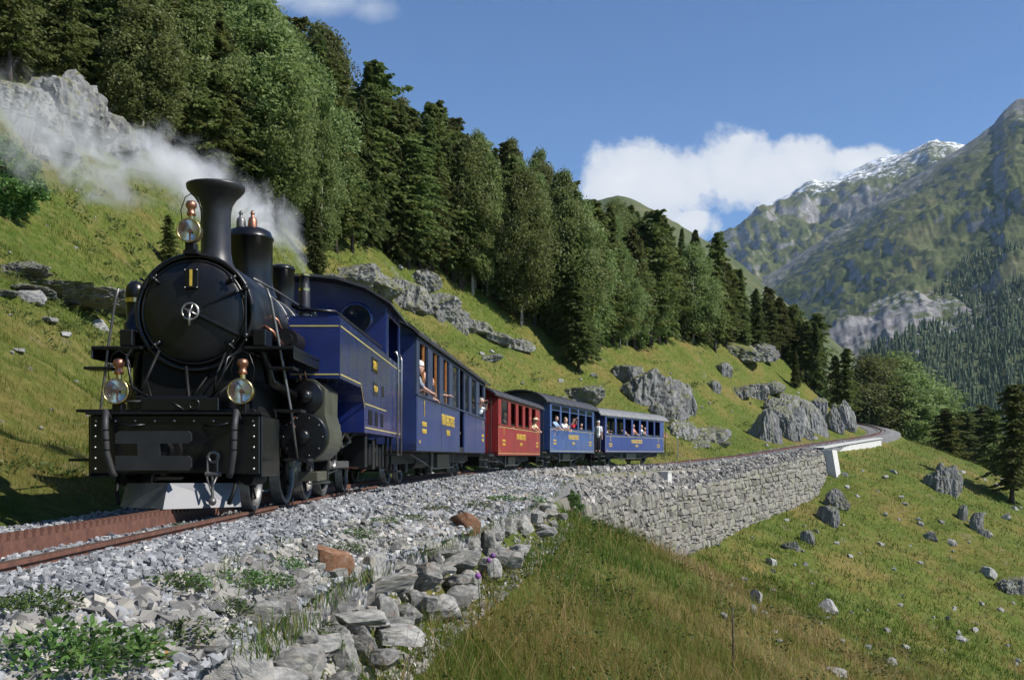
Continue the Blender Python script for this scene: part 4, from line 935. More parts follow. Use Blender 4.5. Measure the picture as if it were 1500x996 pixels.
def stalks(name, n, seed):
    r_ = np.random.default_rng(seed); y = 5.4*(50/5.4)**r_.random(n); x = r_.uniform(-0.25, 0.6, n)*y; ty, d = near_track(x, y); q = d-E(ty); ok = (q > 0.6) & ~((ty > 44) & (q < 1.2)); x, y = x[ok], y[ok]; n = len(x); z = T(x, y)
    h = r_.uniform(0.3, 0.62, n); la = r_.uniform(0, 6.28, n); be = h*r_.uniform(0.2, 0.8, n); w_ = 0.0009*np.clip(y/8, 1, 3); ca = r_.uniform(0, 6.28, n)
    b0 = np.stack([x, y, z], 1); wv = np.stack([np.cos(ca)*w_, np.sin(ca)*w_, 0*w_], 1); mid = b0+np.stack([np.cos(la)*be*0.3, np.sin(la)*be*0.3, h*0.6], 1); tip = b0+np.stack([np.cos(la)*be, np.sin(la)*be, h], 1)
    V = np.stack([b0-wv, b0+wv, mid+wv, mid-wv, tip+wv*2.2, tip-wv*2.2], 1).reshape(-1, 3); o = (np.arange(n)*6)[:, None]
    g = link(name, np_mesh(name, V, np.concatenate([o+[0,1,2,3], o+[3,2,4,5]]), 'grass_blade', False, {'tint': np.repeat(r_.uniform(0.7, 1.0, n), 6)})); g['kind'] = 'stuff'
stalks('dry_grass_stalks', 6500, 9)
# leafy weeds between the stones
def weed_mesh(seed, n=620, R_=0.24):
    r_ = np.random.default_rng(seed); a = r_.uniform(0, 6.28, n); rad = R_*np.sqrt(r_.random(n)); c = np.stack([np.cos(a)*rad, np.sin(a)*rad, r_.uniform(0.01, 0.16, n)*(1-0.5*rad/R_)], 1)
    ax = unit(np.stack([np.cos(a), np.sin(a), r_.uniform(-0.2, 0.7, n)], 1)+r_.normal(0, 0.5, (n, 3))); up = unit(np.cross(ax, np.stack([0*a, 0*a, 1+0*a], 1)+r_.normal(0, 0.4, (n, 3))))
    return leaf_mesh('weed', quad_cloud(c, ax, up, r_.uniform(0.012, 0.032, n), r_.uniform(0.005, 0.011, n)), r_.random(n), 'leaves_bush')
WEED = [weed_mesh(k) for k in range(4)]
def bed_hit(px, py):
    ys_ = np.arange(2.6, 60, 0.04); X_ = (px-CX)/F*ys_; Z_ = EYE-(py-HY)/F*ys_; ty_, d_ = near_track(X_, ys_)
    zz = np.where((d_ < E(ty_)-0.02) & (d_ > -2.4), tz(ty_)+bed_z(ty_, d_), T(X_, ys_)); g = zz > Z_; i_ = int(np.argmax(g)); return Vector((X_[i_], ys_[i_], zz[i_]))
for (px, py, s_) in [(115,985,1.5),(60,985,1.1),(150,970,1.0),(262,940,0.8),(285,945,0.9),(330,900,0.7),(352,862,0.9),(250,868,0.8),(268,862,0.7),(60,895,0.8),(40,905,0.7),(390,860,0.8),(415,835,0.7),(468,930,0.8),(520,790,0.9),(560,770,0.9),(600,765,0.9),(640,750,1.0),(735,735,1.3),(700,745,1.1),(268,776,0.5),(505,810,0.8),(460,950,0.9),(780,745,1.3),(430,985,0.8)]:
    p = bed_hit(px, py); o = link('weed', random.choice(WEED)); o.location = p; o.scale = (s_,)*3; o.rotation_euler = (0, 0, random.uniform(0, 6))
    tag(o, 'low leafy green weed growing between the ballast and edging stones', 'weed', 'weeds between the stones')
for i, (px, py, h_) in enumerate([(562,690,0.5),(571,694,0.42),(722,862,0.55),(700,895,0.5),(716,850,0.4)]):
    p = bed_hit(px, py+16) if i < 2 else hit(px, py+20)
    t_ = thing('thistle', 'purple flowering thistle on a thin stem beside the dark undercarriage' if i < 2 else 'purple flowering thistle on a thin stem in the meadow below the edging', 'thistle', p, 0, 'thistles by the train' if i < 2 else 'thistles in the meadow')
    MB().tube([(0,0,-0.05),(0.02,0,h_*0.5),(0,0.01,h_)], [0.006,0.005,0.004], 5).build('stem', 'leaves_bush', t_)
    MB().ball((0,0.01,h_+0.02), 0.035, 10).build('flower', 'thistle', t_)
    for q in range(4): a_ = q*1.7; MB().add([(0,0,h_*0.2*q),(0.05*math.cos(a_)-0.012*math.sin(a_),0.05*math.sin(a_)+0.012*math.cos(a_),h_*0.2*q+0.04),(0.12*math.cos(a_),0.12*math.sin(a_),h_*0.2*q+0.05),(0.05*math.cos(a_)+0.012*math.sin(a_),0.05*math.sin(a_)-0.012*math.cos(a_),h_*0.2*q+0.02)], [(0,1,2,3)]).build('leaf', 'leaves_bush', t_)
# ================================================================ lettering
def lettering(text, size, parent, loc, facing, material='gold_paint', bold=0.0, width=1.0, name='lettering', align='CENTER'):
    cu_ = bpy.data.curves.new(name, 'FONT'); cu_.body = text; cu_.size = size; cu_.align_x = align; cu_.align_y = 'CENTER'; cu_.extrude = 0.002; cu_.offset = bold; cu_.resolution_u = 2
    tmp = bpy.data.objects.new('tmp', cu_); C.objects.link(tmp); dg = bpy.context.evaluated_depsgraph_get(); me = bpy.data.meshes.new_from_object(tmp.evaluated_get(dg)); bpy.data.objects.remove(tmp)
    me.materials.clear(); me.materials.append(MATS[material]); o = link(name, me, parent)
    rot = {'+x': Matrix(((0,0,1),(1,0,0),(0,1,0))), '-y': Matrix(((1,0,0),(0,0,-1),(0,1,0))), '-x': Matrix(((0,0,-1),(-1,0,0),(0,1,0)))}[facing]
    o.matrix_local = Matrix.Translation(loc) @ rot.to_4x4() @ Matrix.Diagonal((width, 1, 1, 1)); return o
# ================================================================ steam locomotive; local frame: x right, y backwards from the buffer beam, z up from the rail
LY = 10.2
loco = thing('steam_locomotive', 'black and blue rack steam locomotive with three brass lamps leading the train', 'locomotive', (-3.45, LY, 0))
def lp(mb, name, m_, parent=None, **k): return mb.build(name, m_, parent or loco, **k)
# frame, beam, plow
lp(MB().bbox(-0.48,-0.44,0.1,8.6,0.45,1.05).bbox(0.44,0.48,0.1,8.6,0.45,1.05).bbox(-0.44,0.44,1.0,1.1,0.5,1.0).bbox(-0.44,0.44,4.0,4.1,0.5,1.0).bbox(-0.44,0.44,8.4,8.5,0.5,1.0), 'frame', 'black_matt')
beam = lp(MB().bbox(-0.87,0.87,-0.02,0.14,0.43,1.03,0.012).bbox(-0.90,0.90,-0.06,0.20,1.033,1.06,0.006), 'buffer_beam', 'black')
rv = MB()
for k in range(9): rv.ball((-0.8+k*0.2,-0.025,0.97), 0.014, 8)
for k in range(5): rv.ball((-0.81,-0.025,0.48+k*0.11), 0.014, 8); rv.ball((0.81,-0.025,0.48+k*0.11), 0.014, 8)
lp(rv, 'rivets', 'steel', beam, kind='stuff')
Hs = [(-0.42,0.47),(0.30,0.47),(0.33,0.50),(0.33,0.585),(0.30,0.615),(0.02,0.615),(0.02,0.735),(0.30,0.735),(0.33,0.76),(0.33,0.835),(0.30,0.86),(-0.38,0.86),(-0.42,0.83),(-0.42,0.735),(-0.2,0.735),(-0.2,0.615),(-0.42,0.615)]
lp(MB().prism([(x-0.06, z) for x, z in Hs], -0.34, -0.30, 'y'), 'coupler_plate', 'grey_plate')
lp(MB().cyl((-0.06,-0.31,0.675),(-0.06,-0.02,0.675),0.09).cyl((-0.06,-0.12,0.675),(-0.06,-0.02,0.675),0.15), 'buffer_stem', 'black_matt')
lp(MB().torus((0.42,-0.10,0.60),0.05,0.016,'y',16).cyl((0.36,-0.10,0.62),(0.36,-0.10,0.40),0.013).cyl((0.46,-0.10,0.62),(0.46,-0.10,0.40),0.013).cyl((0.34,-0.10,0.43),(0.50,-0.10,0.43),0.024).cyl((0.41,-0.10,0.42),(0.41,-0.10,0.18),0.016).ball((0.41,-0.10,0.15),0.042,12).tube([(0.36,-0.12,0.4),(0.41,-0.16,0.26),(0.46,-0.12,0.4)],0.012,6), 'screw_coupling', 'steel_dull')
for s in (-1, 1):
    lp(MB().add([(0,-0.22,0.34),(s*0.58,0.22,0.33),(s*0.63,0.16,0.085),(0,-0.36,0.085),(0,-0.20,0.34),(s*0.58,0.24,0.33),(s*0.63,0.18,0.085),(0,-0.34,0.085)], [(0,1,2,3),(7,6,5,4),(0,4,5,1),(1,5,6,2),(2,6,7,3),(3,7,4,0)]), 'plow_blade', 'plow_grey')
    h0 = [(s*0.66,-0.04,0.98),(s*0.66,-0.13,1.06),(s*0.65,-0.17,0.9),(s*0.64,-0.16,0.65),(s*0.60,-0.12,0.45),(s*0.58,-0.10,0.40)]
    ho = lp(MB().tube(h0, 0.034, 10), 'brake_hose', 'rubber'); rg = MB()
    for i in range(3): rg.torus(Vector(h0[2]).lerp(Vector(h0[3]), 0.1+0.4*i), 0.036, 0.006, 'z', 12, 5)
    lp(rg, 'hose_rings', 'black', ho, kind='stuff')
    # guard irons and beam side plates
    lp(MB().bbox(s*0.88-0.012,s*0.88+0.012,0.0,0.75,0.40,1.02), 'side_plate', 'black')
    lp(MB().tube([(s*0.62,0.1,0.45),(s*0.6,0.0,0.25),(s*0.56,-0.05,0.12)],0.022,6), 'guard_iron', 'black_matt')
# smokebox + door
sbY, sbZ, sbR = 0.62, 2.17, 0.65
lp(MB().lathe([(0.60,sbY),(sbR-0.02,sbY-0.02),(sbR,sbY),(sbR,sbY+1.25),(0.0,sbY+1.25)], (0,0,sbZ),'y',48), 'smokebox', 'smokebox')
door = lp(MB().lathe([(0.001,sbY-0.10),(0.20,sbY-0.095),(0.40,sbY-0.07),(0.52,sbY-0.04),(0.545,sbY-0.025),(0.555,sbY-0.015)], (0,0,sbZ),'y',48), 'smokebox_door', 'smokebox')
lp(MB().torus((0,sbY-0.015,sbZ),0.56,0.016,'y',48), 'door_ring', 'black', door)
lp(MB().torus((0,sbY-0.15,sbZ-0.01),0.088,0.011,'y',28).cyl((0,sbY-0.1,sbZ-0.01),(0,sbY-0.18,sbZ-0.01),0.022).tube([(0,sbY-0.17,sbZ),(0.0,sbY-0.18,sbZ-0.17)],0.013,8).tube([(-0.08,sbY-0.15,sbZ+0.03),(0.08,sbY-0.15,sbZ-0.05)],0.009,6).tube([(-0.03,sbY-0.15,sbZ-0.09),(0.03,sbY-0.15,sbZ+0.075)],0.009,6), 'handwheel', 'steel', door)
lp(MB().cyl((0.09,sbY-0.10,sbZ-0.05),(0.50,sbY-0.075,sbZ-0.255),0.024).cyl((0.09,sbY-0.09,sbZ+0.03),(0.48,sbY-0.07,sbZ+0.22),0.016), 'hinge_strap', 'black', door)
lp(MB().cyl((0.57,sbY-0.06,sbZ-0.30),(0.57,sbY-0.06,sbZ+0.30),0.014).ball((0.57,sbY-0.06,sbZ+0.26),0.038,10).ball((0.57,sbY-0.06,sbZ-0.26),0.038,10).ball((0.57,sbY-0.06,sbZ-0.31),0.026,10), 'hinge_rod', 'black', door)
for a in (40, 140, 222, 318):
    ca, sa = math.cos(R(a)), math.sin(R(a)); c0 = Vector((0.545*ca, sbY-0.06, sbZ+0.545*sa)); d_ = Vector((ca,0,sa)); e_ = Vector((-sa,0,ca))
    lp(MB().tube([c0-d_*0.07, c0+d_*0.06],0.02,8).tube([c0-e_*0.06-Vector((0,0.03,0)), c0+e_*0.07-Vector((0,0.03,0))],0.012,6).ball(tuple(c0-Vector((0,0.035,0))),0.025,8), 'door_clamp', 'black', door)
pl = lp(MB().bbox(-0.075,0.075,sbY-0.125,sbY-0.085,sbZ+0.24,sbZ+0.45,0.006), 'number_plate', 'black', door)
lettering('1', 0.25, pl, (0,sbY-0.127,sbZ+0.345), '-y', 'gold_paint', 0.004, 0.9, 'plate_number')
bl = MB()
for x_ in (-0.065,0.065):
    for z_ in (0.25,0.44): bl.ball((x_,sbY-0.128,sbZ+z_),0.009,8)
lp(bl, 'plate_bolts', 'steel', pl, kind='stuff')
# saddle under the smokebox
lp(MB().prism([(-0.62,1.06),(0.62,1.06),(0.58,1.7),(0.45,1.85),(-0.45,1.85),(-0.58,1.7)], sbY+0.05, sbY+1.3, 'y'), 'saddle', 'black_matt')
lp(MB().bbox(-0.78,0.78,0.16,0.62,1.061,1.10).bbox(-0.5,0.5,0.2,0.5,1.10,1.24), 'front_deck', 'black')
lp(MB().tube([(-0.12,0.0,1.22),(0.10,-0.03,1.08)],0.012,6).torus((0.20,-0.02,1.14),0.05,0.008,'y',18).bbox(-0.35,0.45,-0.02,0.0,1.07,1.21), 'tool_rack', 'black')
lp(MB().tube([(-0.5,0.02,1.17),(-0.3,0.02,1.17)],0.014,6), 'pipe_valve', 'steel_dull')
# boiler
lp(MB().lathe([(0.60,1.85),(0.60,6.6)], (0,0,sbZ),'y',40), 'boiler', 'black')
for y_ in (1.9, 2.6, 3.3): lp(MB().torus((0,y_,sbZ),0.603,0.012,'y',40,6), 'boiler_band', 'steel_dull')
# chimney
cyl_y = 1.4
lp(MB().lathe([(0.33,2.68),(0.24,2.77),(0.19,2.86),(0.170,3.0),(0.167,3.25),(0.172,3.44),(0.19,3.53),(0.24,3.61),(0.30,3.67),(0.328,3.708),(0.332,3.73),(0.335,3.75),(0.30,3.75),(0.24,3.68),(0.17,3.5),(0.15,3.2)], (0,cyl_y,0),'z',40), 'chimney', 'chimney_iron')
# domes
d1 = lp(MB().lathe([(0.36,2.68),(0.31,2.80),(0.295,2.90),(0.295,3.44),(0.31,3.45),(0.31,3.475),(0.29,3.50),(0.27,3.555),(0.20,3.59),(0.0,3.60)], (0,2.9,0),'z',36), 'steam_dome', 'black')
for x_, mm in ((-0.075,'steel_dull'),(0.075,'copper')):
    lp(MB().lathe([(0.06,3.58),(0.06,3.66),(0.048,3.70),(0.022,3.72),(0.022,3.75),(0.03,3.765),(0.012,3.80),(0.0,3.80)], (x_,2.75,0),'z',16), 'safety_valve', mm, d1)
lp(MB().lathe([(0.24,2.66),(0.20,2.80),(0.19,2.9),(0.19,3.38),(0.205,3.39),(0.20,3.42),(0.14,3.46),(0.0,3.47)], (0,4.7,0),'z',30), 'sand_dome', 'black')
wh = lp(MB().lathe([(0.09,2.7),(0.085,3.2),(0.07,3.24),(0.07,3.36),(0.085,3.37),(0.085,3.40),(0.0,3.405)], (0.26,5.1,0),'z',20), 'turret', 'chimney_iron')
lp(MB().lathe([(0.088,3.14),(0.088,3.18)], (0.26,5.1,0),'z',20).lathe([(0.088,3.37),(0.09,3.40)], (0.26,5.1,0),'z',20), 'turret_band', 'brass', wh)
# lamps
def lamp(x, y, z, r=0.127):
    b_ = lp(MB().lathe([(0.0,y+0.20),(r*0.6,y+0.195),(r*0.95,y+0.13),(r,y+0.02),(r,y)], (x,0,z),'y',28), 'lamp', 'brass')
    lp(MB().lathe([(0.012,y+0.12),(r*0.55,y+0.09),(r*0.92,y+0.008)], (x,0,z),'y',28), 'reflector', 'reflector', b_)
    lp(MB().torus((x,y-0.002,z), r, 0.011,'y',32), 'rim', 'brass', b_)
    lp(MB().lathe([(0.0,y-0.028),(r*0.5,y-0.022),(r*0.85,y-0.008),(r*0.97,y+0.002)], (x,0,z),'y',28), 'lens', 'lamp_glass', b_)
    lp(MB().ball((x,y+0.05,z),0.022,10).cyl((x,y+0.05,z-0.02),(x,y+0.05,z-r*0.9),0.01), 'burner', 'copper', b_)
    lp(MB().lathe([(0.03,z+r-0.01),(0.03,z+r+0.05)], (x,y+0.09,0),'z',16), 'neck', 'brass', b_)
    lp(MB().lathe([(0.03,z+r+0.05),(0.047,z+r+0.06),(0.047,z+r+0.085),(0.036,z+r+0.10),(0.04,z+r+0.13),(0.058,z+r+0.15),(0.060,z+r+0.18),(0.045,z+r+0.21),(0.0,z+r+0.22)], (x,y+0.09,0),'z',20), 'cap', 'copper', b_)
    lp(MB().tube([(x-r*0.8,y+0.1,z+r*0.7),(x-r*0.95,y+0.1,z+r+0.12),(x-r*0.55,y+0.1,z+r+0.26),(x,y+0.1,z+r+0.30),(x+r*0.55,y+0.1,z+r+0.26),(x+r*0.95,y+0.1,z+r+0.12),(x+r*0.8,y+0.1,z+r*0.7)],0.006,6), 'handle', 'black', b_)
    lp(MB().bbox(x-0.05,x+0.05,y+0.03,y+0.17,z-r-0.09,z-r+0.01,0.006), 'bracket', 'black', b_)
lamp(-0.62, 0.02, 1.275); lamp(0.66, 0.02, 1.275); lamp(-0.02, 0.48, 3.03, 0.122)
lp(MB().bbox(-0.09,0.07,0.5,0.75,2.78,2.83).bbox(-0.06,0.04,0.52,0.6,2.83,2.90), 'lamp_shelf', 'black')
# running boards, steps, handrails
for s in (-1, 1):
    x0, x1 = sorted((s*0.55, s*1.10))
    lp(MB().bbox(x0,x1,0.55,2.1,1.76,1.80,0.008).bbox(min(s*1.08,s*1.10),max(s*1.08,s*1.10),0.55,2.1,1.66,1.76), 'running_board', 'black')
    lp(MB().prism([(2.1,1.80),(2.1,1.74),(2.35,1.56),(2.35,1.62)], x0, x1, 'x'), 'board_apron', 'black')
    rod = [(s*0.80,0.55,2.42),(s*0.84,0.57,2.30),(s*0.93,0.60,1.80),(s*1.04,0.66,1.10),(s*1.10,0.70,0.56)]
    lp(MB().tube(rod, 0.016, 8), 'handrail', 'steel_dull')
    for (zz, xx) in ((1.56,1.00),(1.10,1.08),(0.57,1.16)):
        lp(MB().bbox(s*xx-0.17,s*xx+0.10,0.52,0.78,zz-0.015,zz+0.015,0.006), 'step', 'black')
    lp(MB().tube([(s*0.62,0.7,2.55),(s*0.66,1.5,2.56),(s*0.70,2.6,2.55)],0.014,8), 'boiler_rail', 'steel_dull')
    # valve chest and piping on the boiler flank
    lp(MB().cyl((s*0.80,1.5,1.98),(s*0.80,2.05,1.98),0.13,n=18).cyl((s*0.80,1.42,1.98),(s*0.80,1.5,1.98),0.08,n=14).bbox(s*0.80-0.12,s*0.80+0.12,2.08,2.5,1.84,2.05), 'air_pump', 'black_matt')
    lp(MB().tube([(s*0.62,1.1,2.1),(s*0.74,1.05,2.02),(s*0.78,1.3,1.92),(s*0.72,1.7,1.9)],0.022,8).tube([(s*0.60,1.5,2.3),(s*0.7,1.5,2.2),(s*0.74,1.6,2.05)],0.015,6), 'copper_pipe', 'copper')
    lp(MB().tube([(s*0.52,3.5,2.70),(s*0.70,3.5,2.56),(s*0.86,3.2,2.42),(s*0.9,2.4,2.38)],0.02,8).cyl((s*0.40,3.7,2.72),(s*0.62,3.6,2.62),0.05,n=12), 'injector_pipe', 'black')
    # cylinders: rack engine above, adhesion engine below
    cx_ = s*0.98
    lp(MB().lathe([(0.001,1.60),(0.06,1.605),(0.085,1.64),(0.09,1.72)], (cx_,0,1.32),'y',28).lathe([(0.0885,1.715),(0.185,1.735)], (cx_,0,1.32),'y',32).lathe([(0.18,1.734),(0.20,1.735),(0.205,1.745),(0.205,1.78)], (cx_,0,1.32),'y',32).lathe([(0.19,1.775),(0.19,2.65)], (cx_,0,1.32),'y',32), 'rack_cylinder', 'black')
    c2 = lp(MB().lathe([(0.001,1.61),(0.06,1.615),(0.085,1.63),(0.09,1.70)], (cx_-s*0.03,0,0.84),'y',28).lathe([(0.0885,1.695),(0.265,1.705)], (cx_-s*0.03,0,0.84),'y',36).lathe([(0.26,1.704),(0.288,1.705),(0.295,1.715),(0.295,1.76)], (cx_-s*0.03,0,0.84),'y',36).lathe([(0.28,1.755),(0.28,2.70),(0.001,2.70)], (cx_-s*0.03,0,0.84),'y',36), 'drive_cylinder', 'black')
    bb = MB()
    for k in range(10): a_ = k*math.pi/5; bb.ball((cx_-s*0.03+0.235*math.cos(a_),1.70,0.84+0.235*math.sin(a_)),0.012,6)
    lp(bb, 'cover_bolts', 'steel_dull', c2, kind='stuff')
    pts_ = [(0.305*math.cos(a_), 0.84+0.305*math.sin(a_)) for a_ in np.linspace(-1.9, 0.25, 10)]+[(0.24,1.12),(0.245,1.42),(0.10,1.54),(-0.1,1.54)]
    lp(MB().prism([(cx_-s*0.03+s*p_[0], p_[1]) for p_ in pts_], 1.80, 2.68, 'y'), 'cylinder_casing', 'under_olive')
    for q_ in ([(cx_,1.78,1.50),(cx_,1.66,1.62)], [(cx_-0.06,1.78,1.48),(cx_-0.06,1.66,1.58)], [(cx_-0.12,1.72,1.1),(cx_-0.16,1.62,1.0),(cx_-0.1,1.6,0.95)]): lp(MB().tube(q_,0.012,6), 'drain_cock', 'copper')
    # motion
    lp(MB().bbox(cx_-0.03,cx_+0.03,2.72,3.55,0.94,0.99).bbox(cx_-0.03,cx_+0.03,2.72,3.55,0.70,0.75), 'slide_bar', 'steel_dull')
    lp(MB().bbox(cx_-0.06,cx_+0.06,3.15,3.35,0.68,1.0,0.01).cyl((cx_,2.65,0.84),(cx_,3.2,0.84),0.03), 'crosshead', 'steel')
    lp(MB().bbox(cx_-0.03,cx_+0.02,3.25,4.75,0.44,0.54,0.01), 'connecting_rod', 'steel_dull', None)
    lp(MB().tube([(cx_+0.02,2.9,1.45),(cx_+0.03,2.95,1.0),(cx_+0.02,3.15,0.6)],0.022,6).tube([(cx_,3.0,1.3),(cx_,3.5,1.25)],0.02,6), 'valve_link', 'steel')
    lp(MB().bbox(cx_-0.1,cx_+0.08,2.705,2.75,0.3,1.5,0.01), 'motion_bracket', 'black_matt'); lp(MB().bbox(cx_-0.12,cx_+0.05,3.5,3.6,0.5,1.5,0.01), 'motion_bracket', 'black_matt')
    lp(MB().bbox(s*0.95-0.12,s*0.95+0.12,2.0,2.6,0.30,0.42,0.01).tube([(s*0.98,1.9,0.28),(s*0.98,3.3,0.26)],0.014,6), 'brake_gear', 'under_olive')
lp(MB().lathe([(0.0,2.62),(0.06,2.60),(0.10,2.55),(0.11,2.50),(0.11,2.42),(0.10,2.40),(0.10,2.15),(0.13,2.13),(0.13,1.82)], (-0.86,1.2,0),'z',20), 'feed_pump', 'black')
lp(MB().lathe([(0.112,2.36),(0.112,2.41)], (-0.86,1.2,0),'z',20), 'pump_band', 'brass')
# black boxes added to block daylight where ash pan and gearbox would sit
lp(MB().bbox(-0.43,0.43,1.2,3.9,0.30,1.05,0.02), 'daylight_block_front', 'black_matt'); lp(MB().bbox(-0.43,0.43,4.2,8.3,0.32,0.95,0.02), 'daylight_block_rear', 'black_matt')
lp(MB().bbox(-0.72,0.72,2.3,4.3,1.06,1.49,0.02), 'daylight_block_upper', 'black_matt')
for s in (-1, 1):
    lp(MB().tube([(s*0.50,0.85,1.95),(s*0.70,0.85,1.75),(s*0.74,0.95,1.45),(s*0.86,1.6,1.32)],0.055,10), 'steam_pipe', 'black')
    lp(MB().tube([(s*0.30,0.14,1.20),(s*0.45,0.02,1.32),(s*0.52,0.05,1.62),(s*0.58,0.35,1.74)],0.014,6), 'lamp_conduit', 'black')
    lp(MB().cyl((s*0.66,0.3,0.36),(s*0.66,0.9,0.36),0.06,n=12), 'sand_pipe', 'black_matt')
    lp(MB().bbox(s*0.72-0.07,s*0.72+0.07,0.55,0.85,1.80,1.98,0.01), 'tool_box', 'black')
    lp(MB().tube([(s*0.30,-0.02,0.93),(s*0.45,-0.05,0.92),(s*0.58,-0.03,0.95)],0.014,6), 'brake_pipe', 'black')
rs_ = random.Random(5)
for k in range(8):     # pipes, cables and levers around the front deck and frames
    x0 = rs_.uniform(-0.85, 0.85); y0 = rs_.uniform(0.22, 0.6); z0_ = rs_.uniform(1.10, 1.25); x1 = x0+rs_.uniform(-0.25, 0.25)
    lp(MB().tube([(x0,y0,z0_),(x0+(x1-x0)*0.4,y0-0.06,z0_+rs_.uniform(0.05,0.2)),(x1,y0+0.1,z0_+rs_.uniform(0.15,0.5))], rs_.uniform(0.010,0.022), 6), 'pipe', 'black_matt')
for k in range(22):
    s = rs_.choice((-1, 1, 1)); x0 = s*rs_.uniform(0.7, 1.12); y0 = rs_.uniform(2.2, 5.6); z0_ = rs_.uniform(0.25, 1.0)
    lp(MB().tube([(x0,y0,z0_),(x0+rs_.uniform(-0.06,0.06),y0+rs_.uniform(0.1,0.4),z0_+rs_.uniform(-0.2,0.25)),(x0+rs_.uniform(-0.1,0.05),y0+rs_.uniform(0.3,0.9),z0_+rs_.uniform(-0.15,0.35))], rs_.uniform(0.012,0.032), 6), 'linkage', rs_.choice(['black','under_olive','steel_dull','steel']))
for k in range(7):
    y0 = 5.4+k*0.42; lp(MB().bbox(0.80,1.15,y0,y0+rs_.uniform(0.1,0.3),rs_.uniform(0.3,0.5),rs_.uniform(0.7,0.94),0.01), 'frame_box', rs_.choice(['black_matt','black']))
# wheels
def wheel(parent, x, y, r, s, spokes=10, mt='black_matt'):
    w_ = MB().lathe([(r*0.82,-0.03*s),(r*0.84,0.045*s),(r*0.97,0.05*s),(r,0.045*s),(r,-0.05*s),(r+0.028,-0.055*s),(r+0.028,-0.075*s),(r*0.82,-0.07*s),(r*0.82,-0.03*s)], (x,y,r),'x',36).build('wheel', 'steel_dull', parent)
    sp = MB(); sp.cyl((x-0.05,y,r),(x+0.05,y,r),r*0.2,n=16)
    for k in range(spokes):
        a_ = 2*math.pi*k/spokes; sp.cyl((x,y+math.cos(a_)*r*0.15,r+math.sin(a_)*r*0.15),(x,y+math.cos(a_)*r*0.85,r+math.sin(a_)*r*0.85),r*0.05,r*0.04,6)
    sp.build('spokes', mt, w_); return w_
for s in (-1, 1):
    wheel(loco, s*0.53, 0.95, 0.32, s, 8)
    for y_ in (2.5, 3.75, 5.0): wheel(loco, s*0.53, y_, 0.455, s, 11)
for y_ in (0.95, 2.5, 3.75, 5.0): lp(MB().cyl((-0.5,y_,0.32 if y_ < 1 else 0.455),(0.5,y_,0.32 if y_ < 1 else 0.455),0.07,n=12), 'axle', 'black_matt')
